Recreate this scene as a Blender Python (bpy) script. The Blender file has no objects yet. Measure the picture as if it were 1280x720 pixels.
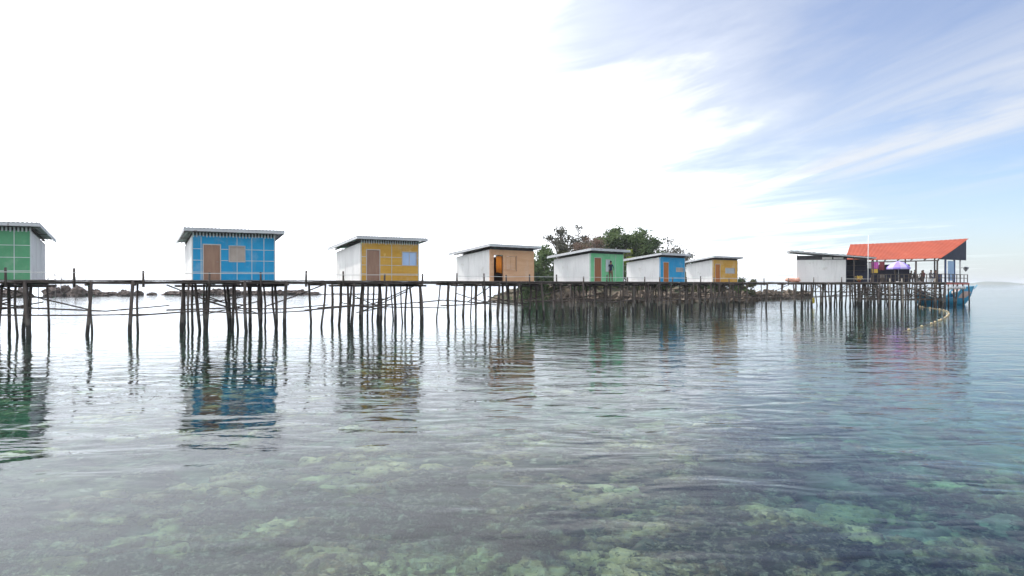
import bpy, bmesh, math, random
import numpy as np
from mathutils import Vector, Matrix, noise as mnoise
R = math.radians
rnd = random.Random(7)
scene = bpy.context.scene
COL = scene.collection
F = 900.0            # focal length in pixels of the 1280 wide photograph
HC = 2.4             # eye height above the water
DECK = 2.6           # deck level

# ------------------------------------------------------------------ materials
class NT:
    """tiny node-graph helper"""
    def __init__(s, tree): s.t = tree
    def n(s, kind, **kw):
        nd = s.t.nodes.new(kind)
        for k, v in kw.items(): setattr(nd, k, v)
        return nd
    def put(s, sock, v):
        if hasattr(v, 'is_output'): s.t.links.new(v, sock)
        elif v is not None: sock.default_value = v
    def math(s, op, a, b=None, c=None, clamp=False):
        nd = s.n('ShaderNodeMath', operation=op, use_clamp=clamp)
        s.put(nd.inputs[0], a)
        if b is not None: s.put(nd.inputs[1], b)
        if c is not None: s.put(nd.inputs[2], c)
        return nd.outputs[0]
    def mix(s, f, a, b, blend='MIX'):
        nd = s.n('ShaderNodeMix', data_type='RGBA', blend_type=blend)
        s.put(nd.inputs[0], f); s.put(nd.inputs[6], a); s.put(nd.inputs[7], b)
        return nd.outputs[2]
    def remap(s, v, a, b, c=0.0, d=1.0, smooth=True):
        nd = s.n('ShaderNodeMapRange', interpolation_type='SMOOTHSTEP' if smooth else 'LINEAR')
        for i, q in enumerate((v, a, b, c, d)): s.put(nd.inputs[i], q)
        return nd.outputs[0]
    def noise(s, vec, scale, detail=3.0, rough=0.55, dist=0.0):
        nd = s.n('ShaderNodeTexNoise')
        s.put(nd.inputs['Vector'], vec)
        nd.inputs['Scale'].default_value = scale; nd.inputs['Detail'].default_value = detail
        nd.inputs['Roughness'].default_value = rough; nd.inputs['Distortion'].default_value = dist
        return nd.outputs[0]
    def mapping(s, vec, loc=(0,0,0), rot=(0,0,0), scl=(1,1,1)):
        nd = s.n('ShaderNodeMapping')
        s.put(nd.inputs['Vector'], vec)
        nd.inputs['Location'].default_value = loc; nd.inputs['Rotation'].default_value = rot
        nd.inputs['Scale'].default_value = scl
        return nd.outputs[0]

def c4(c): return (c[0], c[1], c[2], 1.0)

def mat(name, c, rough=0.7, c2=None, scale=3.0, stretch=(1,1,1), amount=1.0, spots=None, spot_scale=8.0,
        spot_cut=(0.62, 0.72), bump=0.0, bump_scale=20.0, metallic=0.0, spec=0.4, sss=None):
    m = bpy.data.materials.new(name); m.use_nodes = True
    t = m.node_tree; t.nodes.clear(); g = NT(t)
    out = g.n('ShaderNodeOutputMaterial'); p = g.n('ShaderNodeBsdfPrincipled')
    t.links.new(p.outputs[0], out.inputs[0])
    tc = g.n('ShaderNodeTexCoord').outputs['Object']
    oi = g.n('ShaderNodeObjectInfo').outputs['Random']
    v = g.n('ShaderNodeVectorMath', operation='ADD')
    t.links.new(tc, v.inputs[0])
    cmb = g.n('ShaderNodeCombineXYZ')
    for i in range(3): g.put(cmb.inputs[i], g.math('MULTIPLY', oi, 37.0 + 11*i))
    t.links.new(cmb.outputs[0], v.inputs[1]); vec = v.outputs[0]
    col = c4(c)
    if c2 is not None:
        mv = g.mapping(vec, scl=stretch)
        f = g.remap(g.noise(mv, scale, 4.0, 0.6), 0.5-0.22/amount, 0.5+0.22/amount)
        col = g.mix(f, c4(c), c4(c2))
    if spots is not None:
        sp = g.remap(g.noise(vec, spot_scale, 4.0, 0.65), spot_cut[0], spot_cut[1])
        col = g.mix(sp, col, c4(spots))
    if name.endswith(('painted_board','wall_board','light_wood_board')):
        sk = g.remap(g.noise(g.mapping(vec, scl=(5,5,0.45)), 1.3, 5, 0.65), 0.50, 0.74)
        col = g.mix(g.math('MULTIPLY', sk, 0.20), col, c4((0.22,0.20,0.17)))
        fd = g.remap(g.noise(g.mapping(vec, loc=(9,4,2)), 0.8, 4, 0.6), 0.52, 0.70)
        col = g.mix(g.math('MULTIPLY', fd, 0.16), col, c4((0.75,0.74,0.70)))
    g.put(p.inputs['Base Color'], col)
    p.inputs['Roughness'].default_value = rough; p.inputs['Metallic'].default_value = metallic
    p.inputs['Specular IOR Level'].default_value = spec
    if bump:
        b = g.n('ShaderNodeBump'); b.inputs['Strength'].default_value = 0.6; b.inputs['Distance'].default_value = bump
        g.put(b.inputs['Height'], g.noise(g.mapping(vec, scl=stretch), bump_scale, 4.0, 0.6))
        t.links.new(b.outputs[0], p.inputs['Normal'])
    return m

def mat_leaf(name, c, c2, scale=0.9):
    m = bpy.data.materials.new(name); m.use_nodes = True
    t = m.node_tree; t.nodes.clear(); g = NT(t)
    out = g.n('ShaderNodeOutputMaterial')
    geo = g.n('ShaderNodeNewGeometry')
    f = g.remap(g.noise(geo.outputs['Position'], scale, 3.0), 0.32, 0.68)
    f = g.math('ADD', g.math('MULTIPLY', f, 0.6), g.math('MULTIPLY', geo.outputs['Random Per Island'], 0.4))
    col = g.mix(f, c4(c), c4(c2))
    d = g.n('ShaderNodeBsdfDiffuse'); tr = g.n('ShaderNodeBsdfTranslucent')
    g.put(d.inputs[0], col); g.put(tr.inputs[0], col)
    mx = g.n('ShaderNodeMixShader'); mx.inputs[0].default_value = 0.35
    t.links.new(d.outputs[0], mx.inputs[1]); t.links.new(tr.outputs[0], mx.inputs[2])
    t.links.new(mx.outputs[0], out.inputs[0])
    return m

M = {}
M['stilt'] = mat('weathered_stilt_wood', (0.066,0.053,0.047), 0.8, (0.14,0.112,0.095), 2.5, (3,3,0.6), spots=(0.20,0.18,0.16), spot_scale=5, spot_cut=(0.66,0.76))
def wet_band(m, dark, pale):
    t = m.node_tree; g = NT(t); p = next(n for n in t.nodes if n.type == 'BSDF_PRINCIPLED')
    src = p.inputs['Base Color'].links[0].from_socket
    geo = g.n('ShaderNodeNewGeometry'); sp = g.n('ShaderNodeSeparateXYZ'); t.links.new(geo.outputs['Position'], sp.inputs[0])
    z = g.math('ADD', sp.outputs[2], g.math('MULTIPLY', g.math('SUBTRACT', g.noise(geo.outputs['Position'], 3.0, 3), 0.5), 0.7))
    col = g.mix(g.remap(z, 0.75, 0.95, 0.65, 0.0), src, c4(pale)); col = g.mix(g.remap(z, 0.40, 0.60, 0.85, 0.0), col, c4(dark))
    g.put(p.inputs['Base Color'], col)
wet_band(M['stilt'], (0.022,0.022,0.020), (0.17,0.16,0.14))
M['pale_stilt'] = mat('pale_stilt_wood', (0.36,0.33,0.28), 0.8, (0.24,0.21,0.18), 2.5, (3,3,0.5))
M['deck'] = mat('grey_deck_boards', (0.13,0.11,0.10), 0.85, (0.24,0.21,0.19), 2.0, (2,2,2))
M['beam'] = mat('dark_beam_wood', (0.075,0.060,0.052), 0.85, (0.14,0.115,0.10), 3.0)
M['pipe'] = mat('pale_railing_pole', (0.80,0.79,0.75), 0.6, (0.72,0.70,0.66), 1.5)
M['white'] = mat('white_wall_board', (0.84,0.83,0.81), 0.65, (0.74,0.73,0.72), 1.1, (1,1,0.35), spots=(0.60,0.575,0.53), spot_scale=1.4, spot_cut=(0.56,0.78), bump=0.004)
M['zinc'] = mat('zinc_roofing', (0.58,0.59,0.60), 0.5, (0.68,0.68,0.68), 2.0, (1,0.3,1), spots=(0.30,0.22,0.17), spot_scale=1.7, spot_cut=(0.68,0.80), metallic=0.25)
M['fascia'] = mat('grey_fascia_board', (0.52,0.53,0.55), 0.6, (0.62,0.63,0.64), 2.5, (0.4,1,1), spots=(0.25,0.22,0.2), spot_scale=3)
M['strip'] = mat('pale_cover_strip', (0.66,0.70,0.68), 0.6, (0.48,0.55,0.56), 2.2)
M['soffit'] = mat('rafter_wood', (0.20,0.18,0.16), 0.8, (0.28,0.25,0.22), 4.0)
M['dark_gap'] = mat('gap_shade_board', (0.055,0.055,0.062), 0.9, (0.085,0.083,0.085), 4.0)  # dark colour stands in for shade inside the open gaps under the roofs
M['green'] = mat('green_painted_board', (0.085,0.32,0.155), 0.6, (0.115,0.37,0.19), 1.3, (1,1,1), spots=(0.13,0.36,0.20), spot_scale=2.2, spot_cut=(0.6,0.8))
M['mint'] = mat('mint_painted_board', (0.15,0.52,0.24), 0.6, (0.21,0.60,0.30), 1.3, (1,1,1), spots=(0.30,0.58,0.36), spot_scale=2.0)
M['blue'] = mat('blue_painted_board', (0.004,0.285,0.56), 0.6, (0.012,0.34,0.63), 1.3, (1,1,1), spots=(0.06,0.36,0.60), spot_scale=2.3)
M['yellow'] = mat('ochre_painted_board', (0.58,0.30,0.030), 0.6, (0.68,0.39,0.065), 1.1, (0.5,1,2.5), spots=(0.72,0.46,0.12), spot_scale=2.3)
M['orange'] = mat('light_wood_board', (0.66,0.37,0.20), 0.65, (0.74,0.46,0.27), 1.2, (0.5,1,2.5), spots=(0.56,0.30,0.16), spot_scale=2.6)
M['door'] = mat('brown_door', (0.29,0.17,0.115), 0.6, (0.36,0.22,0.15), 2.0, (3,3,0.5))
M['door_red'] = mat('reddish_door', (0.27,0.105,0.045), 0.6, (0.34,0.14,0.06), 2.0, (3,3,0.5))
M['door_orange'] = mat('orange_door', (0.40,0.125,0.02), 0.6, (0.48,0.17,0.035), 2.0, (3,3,0.5))
M['frame'] = mat('pale_frame', (0.60,0.55,0.50), 0.6, (0.50,0.45,0.41), 3.0)
M['pane_tan'] = mat('tan_shutter', (0.50,0.42,0.36), 0.7, (0.42,0.35,0.30), 2.5)
M['pane_blue'] = mat('pale_blue_pane', (0.36,0.53,0.80), 0.25, (0.46,0.60,0.83), 1.5)
M['pane_grey'] = mat('grey_pane', (0.36,0.42,0.45), 0.3, (0.48,0.52,0.52), 2.0)
M['pane_white'] = mat('white_pane', (0.66,0.74,0.78), 0.3, (0.56,0.66,0.70), 2.0)
M['metal'] = mat('dull_metal', (0.35,0.35,0.36), 0.35, (0.28,0.28,0.29), 6.0, metallic=0.8)
M['inside'] = mat('bare_board_inside', (0.20,0.13,0.09), 0.85, (0.15,0.10,0.07), 2.0)
M['curtain'] = mat('orange_curtain', (0.90,0.33,0.03), 0.8, (0.80,0.24,0.02), 5.0, (4,4,0.5))
M['red_roof'] = mat('red_roof_sheet', (0.38,0.074,0.032), 0.7, (0.31,0.060,0.027), 0.8, (1,0.3,1), spots=(0.42,0.13,0.075), spot_scale=0.9, spot_cut=(0.6,0.75))
M['navy'] = mat('navy_board', (0.013,0.016,0.034), 0.7, (0.024,0.027,0.052), 2.0)
M['blue_cloth'] = mat('light_blue_sheet', (0.30,0.45,0.66), 0.7, (0.38,0.52,0.70), 2.0, (4,4,0.5))
M['dark_blue'] = mat('dark_blue_post', (0.05,0.085,0.20), 0.6, (0.07,0.10,0.22), 3.0)
M['purple'] = mat('violet_parasol_cloth', (0.30,0.20,0.72), 0.75, (0.38,0.28,0.78), 2.0)
M['parasol_white'] = mat('white_parasol_cloth', (0.56,0.50,0.82), 0.75, (0.48,0.42,0.78), 2.0)
M['magenta'] = mat('magenta_cloth', (0.60,0.13,0.42), 0.8, (0.48,0.10,0.36), 4.0)
M['yellow_cloth'] = mat('yellow_cloth', (0.78,0.56,0.10), 0.8, (0.68,0.46,0.08), 4.0)
M['maroon'] = mat('maroon_cloth', (0.26,0.06,0.06), 0.8, (0.20,0.05,0.05), 4.0)
M['pale_cloth'] = mat('pale_cloth', (0.72,0.70,0.68), 0.8, (0.62,0.60,0.58), 4.0)
M['salmon'] = mat('salmon_tarpaulin', (0.78,0.40,0.29), 0.75, (0.70,0.34,0.24), 3.0)
M['hull_blue'] = mat('blue_hull_paint', (0.015,0.24,0.43), 0.45, (0.03,0.30,0.50), 1.5, (0.5,1,2), spots=(0.10,0.26,0.42), spot_scale=2.6)
M['hull_light'] = mat('light_blue_hull_trim', (0.14,0.46,0.66), 0.5, (0.20,0.52,0.70), 2.0)
M['hull_deck'] = mat('pinkish_boat_boards', (0.55,0.40,0.36), 0.7, (0.46,0.32,0.28), 2.0, (0.4,3,1))
M['float_white'] = mat('white_float', (0.76,0.76,0.76), 0.5, (0.66,0.66,0.65), 5.0)
M['float_cream'] = mat('cream_float', (0.56,0.45,0.28), 0.5, (0.46,0.36,0.22), 5.0)
M['rope'] = mat('rope_fibre', (0.40,0.33,0.20), 0.8, (0.30,0.25,0.16), 30.0)
M['red_edge'] = mat('red_edge_board', (0.40,0.075,0.055), 0.6, (0.48,0.10,0.07), 3.0)
M['yellow_can'] = mat('yellow_plastic', (0.78,0.62,0.07), 0.45, (0.70,0.54,0.06), 3.0)
M['rock'] = mat('reef_rock', (0.075,0.058,0.050), 0.9, (0.15,0.115,0.098), 0.8, spots=(0.17,0.14,0.115), spot_scale=1.3, bump=0.15, bump_scale=1.5)
M['shore'] = mat('shore_rock', (0.055,0.043,0.032), 0.9, (0.17,0.130,0.095), 1.2, spots=(0.27,0.22,0.17), spot_scale=0.9, spot_cut=(0.58,0.7), bump=0.2, bump_scale=1.2)
M['island'] = mat('island_ground', (0.050,0.044,0.028), 0.95, (0.16,0.125,0.088), 0.55, spots=(0.030,0.048,0.018), spot_scale=0.9, spot_cut=(0.5,0.62), bump=0.5, bump_scale=1.1)
M['hill'] = mat('far_hill_forest', (0.06,0.085,0.05), 0.95, (0.09,0.11,0.06), 0.01)
M['bark'] = mat('grey_bark', (0.12,0.10,0.085), 0.9, (0.20,0.17,0.145), 3.0)
M['bark_pale'] = mat('pale_bark', (0.30,0.26,0.23), 0.9, (0.22,0.19,0.17), 3.0)
M['leaf_dark'] = mat_leaf('dark_leaves', (0.060,0.098,0.046), (0.165,0.215,0.095))
M['leaf_mid'] = mat_leaf('olive_leaves', (0.075,0.088,0.042), (0.17,0.165,0.085))
M['leaf_grey'] = mat_leaf('grey_green_leaves', (0.085,0.092,0.075), (0.19,0.18,0.145))
M['leaf_dry'] = mat_leaf('dry_brown_twigs', (0.17,0.115,0.09), (0.27,0.195,0.155))
M['leaf_lime'] = mat_leaf('lime_leaves', (0.15,0.20,0.03), (0.28,0.33,0.06))
M['skin'] = mat('brown_skin', (0.28,0.15,0.095), 0.55, (0.25,0.13,0.08), 6.0)
M['hair'] = mat('black_hair', (0.012,0.010,0.010), 0.5, (0.02,0.017,0.016), 20.0)
for k, c in dict(shirt_navy=(0.022,0.022,0.060), shirt_black=(0.022,0.022,0.028), shirt_maroon=(0.13,0.03,0.04), shirt_grey=(0.11,0.11,0.13),
                 trousers_brown=(0.15,0.085,0.055), trousers_black=(0.02,0.02,0.025), trousers_blue=(0.04,0.055,0.12)).items():
    M[k] = mat(k, c, 0.85, tuple(q*1.35 for q in c), 5.0)

# ------------------------------------------------------------------ mesh builder
class MB:
    def __init__(s): s.v = []; s.f = []; s.smooth = False
    def add(s, vs, fs):
        b = len(s.v); s.v += [tuple(p) for p in vs]; s.f += [tuple(b+i for i in q) for q in fs]
    def box(s, a, b):
        (x0,y0,z0),(x1,y1,z1) = a, b
        s.add([(x0,y0,z0),(x1,y0,z0),(x1,y1,z0),(x0,y1,z0),(x0,y0,z1),(x1,y0,z1),(x1,y1,z1),(x0,y1,z1)],
              [(0,3,2,1),(4,5,6,7),(0,1,5,4),(1,2,6,5),(2,3,7,6),(3,0,4,7)])
    def hexa(s, p):   # 8 points: bottom four (ccw from above), top four
        s.add(p, [(0,3,2,1),(4,5,6,7),(0,1,5,4),(1,2,6,5),(2,3,7,6),(3,0,4,7)])
    def beam(s, a, b, w, h, up=Vector((0,0,1))):
        a, b = Vector(a), Vector(b); d = (b-a).normalized()
        sd = d.cross(up)
        if sd.length < 1e-4: sd = Vector((1,0,0))
        sd.normalize(); u = sd.cross(d)
        P = []
        for q in (a, b):
            for i, j in ((-1,-1),(1,-1),(1,1),(-1,1)): P.append(q + sd*w/2*i + u*h/2*j)
        s.add(P, [(0,1,2,3),(7,6,5,4),(0,4,5,1),(1,5,6,2),(2,6,7,3),(3,7,4,0)])
    def tube(s, pts, rad, n=6, cap=True):
        pts = [Vector(p) for p in pts]
        if not hasattr(rad, '__len__'): rad = [rad]*len(pts)
        b = len(s.v); ref = None
        for i, p in enumerate(pts):
            d = (pts[min(i+1,len(pts)-1)] - pts[max(i-1,0)]).normalized()
            if ref is None:
                ref = Vector((1,0,0)) if abs(d.x) < 0.8 else Vector((0,1,0))
            sd = (ref - d*ref.dot(d)).normalized(); ref = sd; u = d.cross(sd)
            for k in range(n):
                a = 2*math.pi*k/n
                s.v.append(tuple(p + (sd*math.cos(a)+u*math.sin(a))*rad[i]))
        for i in range(len(pts)-1):
            for k in range(n):
                k2 = (k+1) % n
                s.f.append((b+i*n+k, b+i*n+k2, b+(i+1)*n+k2, b+(i+1)*n+k))
        if cap:
            s.f.append(tuple(b+k for k in range(n-1,-1,-1)))
            s.f.append(tuple(b+(len(pts)-1)*n+k for k in range(n)))
    def lathe(s, prof, n=16, o=(0,0,0)):
        b = len(s.v)
        for r, z in prof:
            for k in range(n):
                a = 2*math.pi*k/n
                s.v.append((o[0]+r*math.cos(a), o[1]+r*math.sin(a), o[2]+z))
        for i in range(len(prof)-1):
            for k in range(n):
                k2 = (k+1) % n
                s.f.append((b+i*n+k, b+i*n+k2, b+(i+1)*n+k2, b+(i+1)*n+k))
        s.f.append(tuple(b+k for k in range(n-1,-1,-1))); s.f.append(tuple(b+(len(prof)-1)*n+k for k in range(n)))
    def build(s, name, m, parent=None, smooth=False, loc=None):
        me = bpy.data.meshes.new(name); me.from_pydata(s.v, [], s.f); me.update()
        bm = bmesh.new(); bm.from_mesh(me)
        bmesh.ops.recalc_face_normals(bm, faces=bm.faces); bm.to_mesh(me); bm.free()
        if smooth:
            for p in me.polygons: p.use_smooth = True
        for q in (m if isinstance(m, (list, tuple)) else [m]): me.materials.append(q)
        o = bpy.data.objects.new(name, me); COL.objects.link(o)
        if parent is not None: o.parent = parent
        if loc is not None: o.location = loc
        return o

def tag(o, label=None, cat=None, group=None, kind=None):
    if label: o['label'] = label
    if cat: o['category'] = cat
    if group: o['group'] = group
    if kind: o['kind'] = kind
    return o
def empty(name, loc, rz=0, **kw):
    o = bpy.data.objects.new(name, None); COL.objects.link(o); o.empty_display_size = 0.3
    o.location = loc; o.rotation_euler = (0,0,rz); return tag(o, **kw)

def crooked(x, y, z0, z1, r, wob=0.06, lean=0.12, n=6, rr=rnd):
    """a bent pole from z0 up to z1"""
    k = 6; lx, ly = rr.uniform(-lean,lean), rr.uniform(-lean,lean)*0.5
    ph, ph2, fr = rr.uniform(0,6), rr.uniform(0,6), rr.uniform(0.7,1.5)
    P, Rd = [], []
    for i in range(k+1):
        t = i/k; z = z0+(z1-z0)*t
        P.append((x+lx*(1-t)+wob*(math.sin(ph+fr*5*t)-math.sin(ph+fr*5)), y+ly*(1-t)+wob*0.5*math.sin(ph2+5*t)*(1-t), z))
        Rd.append(r*(1.15-0.3*t)*rr.uniform(0.9,1.1))
    return P, Rd

# ------------------------------------------------------------------ sea bed and water
def vnoise(x, y, seed):
    xi, yi = np.floor(x).astype(np.int64), np.floor(y).astype(np.int64)
    fx, fy = x-xi, y-yi; fx = fx*fx*(3-2*fx); fy = fy*fy*(3-2*fy)
    def h(a, b):
        q = (a*374761393 + b*668265263 + seed*974711) & 0x7fffffff
        q = ((q ^ (q >> 13))*1274126177) & 0x7fffffff
        return ((q ^ (q >> 16)) & 0xffff)/65535.0
    return (h(xi,yi)*(1-fx)+h(xi+1,yi)*fx)*(1-fy) + (h(xi,yi+1)*(1-fx)+h(xi+1,yi+1)*fx)*fy
def fbm(x, y, seed, oct=4):
    s = 0; a = 0.5
    for i in range(oct):
        s = s + a*vnoise(x*2**i+i*13.7, y*2**i+i*7.3, seed+i); a *= 0.5
    return s
def sstep(a, b, x):
    t = np.clip((x-a)/(b-a), 0, 1); return t*t*(3-2*t)

def bed_base(x, y):
    d = 1.08 + 0.035*np.maximum(0, y-9) + 1.5*sstep(1.5, 9.0, x-0.22*(y-8)) + 1.1*sstep(14,45,y)*sstep(-4,16,x)
    far = sstep(60, 400, np.abs(y)+0.6*np.abs(x))*6
    return -(np.minimum(d, 4.2)+far)
def bed_h(x, y):
    z = bed_base(x, y)
    lump = fbm(x*0.55, y*0.55, 3, 3)
    fine = fbm(x*2.6, y*2.6, 11, 4)
    z = z + (sstep(0.38,0.62,lump)-0.40)*0.75 + (fine-0.45)*0.30*(0.35+sstep(0.35,0.6,lump))
    return np.minimum(z, -0.55)

def axis(lo, hi, near_lo, near_hi, step, far_n):
    a = np.arange(near_lo, near_hi+1e-6, step)
    t = np.linspace(0, 1, far_n+1)[1:]**3
    return np.concatenate([(near_lo-(near_lo-lo)*t)[::-1], a, near_hi+(hi-near_hi)*t])
def sheet(name, xs, ys, hf, m):
    X, Y = np.meshgrid(xs, ys); Z = hf(X, Y)
    nx, ny = len(xs), len(ys)
    V = np.stack([X,Y,Z],-1).reshape(-1,3)
    i = np.arange((nx-1)*(ny-1)); r, c = i//(nx-1), i % (nx-1)
    q = np.stack([r*nx+c, r*nx+c+1, (r+1)*nx+c+1, (r+1)*nx+c],-1)
    me = bpy.data.meshes.new(name)
    me.vertices.add(len(V)); me.vertices.foreach_set('co', V.ravel())
    me.loops.add(q.size); me.loops.foreach_set('vertex_index', q.ravel().astype(np.int32))
    me.polygons.add(len(q)); me.polygons.foreach_set('loop_start', (np.arange(len(q))*4).astype(np.int32))
    me.update(calc_edges=True); me.polygons.foreach_set('use_smooth', np.ones(len(q), bool))
    me.materials.append(m); o = bpy.data.objects.new(name, me); COL.objects.link(o); return o

def mat_bed():
    m = bpy.data.materials.new('reef_bed'); m.use_nodes = True
    t = m.node_tree; t.nodes.clear(); g = NT(t)
    out = g.n('ShaderNodeOutputMaterial'); p = g.n('ShaderNodeBsdfPrincipled'); t.links.new(p.outputs[0], out.inputs[0])
    pos = g.n('ShaderNodeTexCoord').outputs['Object']
    sand = g.mix(g.remap(g.noise(pos, 1.3, 4), 0.35, 0.65), c4((0.20,0.21,0.145)), c4((0.38,0.40,0.28)))
    big = g.noise(pos, 0.42, 5, 0.62, 0.4)
    mid = g.noise(g.mapping(pos, loc=(5,9,0)), 1.7, 5, 0.65, 0.3)
    rubble = g.mix(g.remap(mid, 0.38, 0.62), c4((0.020,0.030,0.022)), c4((0.11,0.125,0.075)))
    f = g.remap(g.math('ADD', g.math('MULTIPLY', big, 0.65), g.math('MULTIPLY', mid, 0.35)), 0.53, 0.62)
    sp = g.n('ShaderNodeSeparateXYZ'); t.links.new(pos, sp.inputs[0])
    sx = g.math('ADD', g.math('SUBTRACT', sp.outputs[0], g.math('MULTIPLY', sp.outputs[1], 0.40)), g.math('MULTIPLY', g.math('SUBTRACT', big, 0.5), 6.0))
    f = g.math('MAXIMUM', g.math('MULTIPLY', f, 0.8), g.math('MULTIPLY', g.math('MULTIPLY', g.remap(sx, -0.8, 1.4), g.remap(sp.outputs[1], 16.0, 34.0, 0.46, 0.10)), g.remap(mid, 0.3, 0.6, 0.5, 1.15)))
    col = g.mix(f, rubble, sand)
    pink = g.remap(g.noise(g.mapping(pos, loc=(21,3,0)), 0.9, 4, 0.6), 0.57, 0.68)
    col = g.mix(g.math('MULTIPLY', pink, 0.6), col, c4((0.30,0.20,0.17)))
    dark = g.remap(g.noise(g.mapping(pos, loc=(2,31,0)), 3.4, 4, 0.65), 0.55, 0.66)
    col = g.mix(g.math('MULTIPLY', dark, 0.75), col, c4((0.025,0.036,0.028)))
    light = g.remap(g.noise(g.mapping(pos, loc=(12,1,0)), 4.5, 3, 0.6), 0.60, 0.70)
    col = g.mix(g.math('MULTIPLY', light, 0.6), col, c4((0.40,0.44,0.31)))
    g.put(p.inputs['Base Color'], col); p.inputs['Roughness'].default_value = 0.95; p.inputs['Specular IOR Level'].default_value = 0.0
    return m
bed = sheet('seabed', axis(-4000,4000,-16,18,0.11,60), axis(-1500,7500,3,32,0.11,70), bed_h, mat_bed())
tag(bed, kind='structure')

def mat_water():
    m = bpy.data.materials.new('clear_sea_water'); m.use_nodes = True
    t = m.node_tree; t.nodes.clear(); g = NT(t)
    out = g.n('ShaderNodeOutputMaterial')
    pos = g.n('ShaderNodeTexCoord').outputs['Object']
    # height field in metres: a low swell, wavelets with long crests, fine ripples
    w0 = g.noise(g.mapping(pos, rot=(0,0,R(-6)), scl=(0.10,0.28,1)), 1.0, 2, 0.5, 0.3)
    w1 = g.noise(g.mapping(pos, rot=(0,0,R(5)), scl=(0.72,1.35,1)), 1.0, 2, 0.5, 0.5)
    w2 = g.noise(g.mapping(pos, rot=(0,0,R(-9)), scl=(2.3,4.6,1)), 1.0, 3, 0.55, 0.4)
    patch = g.remap(g.noise(g.mapping(pos, scl=(0.035,0.06,1)), 1.0, 2), 0.3, 0.7, 0.55, 1.35)
    h = g.math('ADD', g.math('MULTIPLY', w0, 0.035), g.math('MULTIPLY', g.math('ADD', g.math('MULTIPLY', w1, 0.036), g.math('MULTIPLY', w2, 0.0055)), patch))
    b = g.n('ShaderNodeBump'); b.inputs['Strength'].default_value = 1.0; b.inputs['Distance'].default_value = 1.0
    g.put(b.inputs['Height'], h)
    fr = g.n('ShaderNodeFresnel'); fr.inputs['IOR'].default_value = 1.333
    t.links.new(b.outputs[0], fr.inputs['Normal'])
    gl = g.n('ShaderNodeBsdfGlossy'); gl.inputs['Roughness'].default_value = 0.02
    gl.inputs['Color'].default_value = (0.91,0.94,0.98,1)
    t.links.new(b.outputs[0], gl.inputs['Normal'])
    tr = g.n('ShaderNodeBsdfRefraction'); tr.inputs['Color'].default_value = (0.97,0.99,1,1); tr.inputs['Roughness'].default_value = 0.012; tr.inputs['IOR'].default_value = 1.333; t.links.new(b.outputs[0], tr.inputs['Normal'])
    mx = g.n('ShaderNodeMixShader'); t.links.new(fr.outputs[0], mx.inputs[0])
    t.links.new(tr.outputs[0], mx.inputs[1]); t.links.new(gl.outputs[0], mx.inputs[2])
    t.links.new(mx.outputs[0], out.inputs['Surface'])
    va = g.n('ShaderNodeVolumeAbsorption'); va.inputs['Color'].default_value = (0.05,0.82,0.78,1); va.inputs['Density'].default_value = 0.26
    t.links.new(va.outputs[0], out.inputs['Volume'])
    return m
wm = MB(); wm.box((-4200,-1600,-14),(4200,7800,0.0))
tag(wm.build('water', mat_water()), kind='structure')

def lumpy(mb, c, r, sq, seed, sub=2, amp=0.45, fr=1.6):
    bm = bmesh.new(); bmesh.ops.create_icosphere(bm, subdivisions=sub, radius=1.0)
    off = Vector((seed*3.7, seed*1.3, seed*2.1))
    b = len(mb.v)
    for v in bm.verts:
        k = 1 + amp*mnoise.fractal(v.co*fr+off, 0.9, 2.1, 4)
        mb.v.append((c[0]+v.co.x*k*r[0], c[1]+v.co.y*k*r[1], c[2]+v.co.z*k*r[2]*sq))
    bm.verts.index_update()
    for f in bm.faces: mb.f.append(tuple(b+v.index for v in f.verts))
    bm.free()

def mat_coral():
    m = bpy.data.materials.new('coral_growth'); m.use_nodes = True
    t = m.node_tree; t.nodes.clear(); g = NT(t)
    out = g.n('ShaderNodeOutputMaterial'); p = g.n('ShaderNodeBsdfPrincipled'); t.links.new(p.outputs[0], out.inputs[0])
    pos = g.n('ShaderNodeTexCoord').outputs['Object']; rn = g.n('ShaderNodeNewGeometry').outputs['Random Per Island']
    clump = g.remap(g.noise(g.mapping(pos, loc=(8,2,0), scl=(1,1,0.2)), 0.62, 4, 0.6), 0.42, 0.60)
    cr_ = g.n('ShaderNodeValToRGB'); g.put(cr_.inputs[0], g.math('ADD', g.math('MULTIPLY', rn, 0.34), g.math('MULTIPLY', clump, 0.66))); e = cr_.color_ramp.elements
    e[0].position = 0.0; e[0].color = (0.028,0.038,0.026,1); e[1].position = 1.0; e[1].color = (0.62,0.58,0.30,1)
    for q, c in ((0.30,(0.036,0.044,0.024)),(0.45,(0.080,0.085,0.035)),(0.58,(0.15,0.115,0.060)),(0.74,(0.27,0.26,0.115))):
        x = e.new(q); x.color = c4(c)
    f = g.remap(g.noise(pos, 9.0, 4, 0.7), 0.46, 0.64)
    col = g.mix(f, cr_.outputs[0], g.mix(0.5, cr_.outputs[0], c4((0.36,0.38,0.27))))
    dk = g.remap(g.noise(g.mapping(pos, loc=(4,7,1)), 11.0, 3, 0.6), 0.56, 0.64)
    col = g.mix(g.math('MULTIPLY', dk, 0.7), col, c4((0.03,0.035,0.03)))
    bp = g.n('ShaderNodeBump'); bp.inputs['Strength'].default_value = 1.0; bp.inputs['Distance'].default_value = 0.06; g.put(bp.inputs['Height'], g.noise(pos, 16.0, 4, 0.65)); t.links.new(bp.outputs[0], p.inputs['Normal'])
    g.put(p.inputs['Base Color'], col); p.inputs['Roughness'].default_value = 0.95; p.inputs['Specular IOR Level'].default_value = 0.0
    return m
cm = MB(); cr = random.Random(21); made = 0
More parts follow.
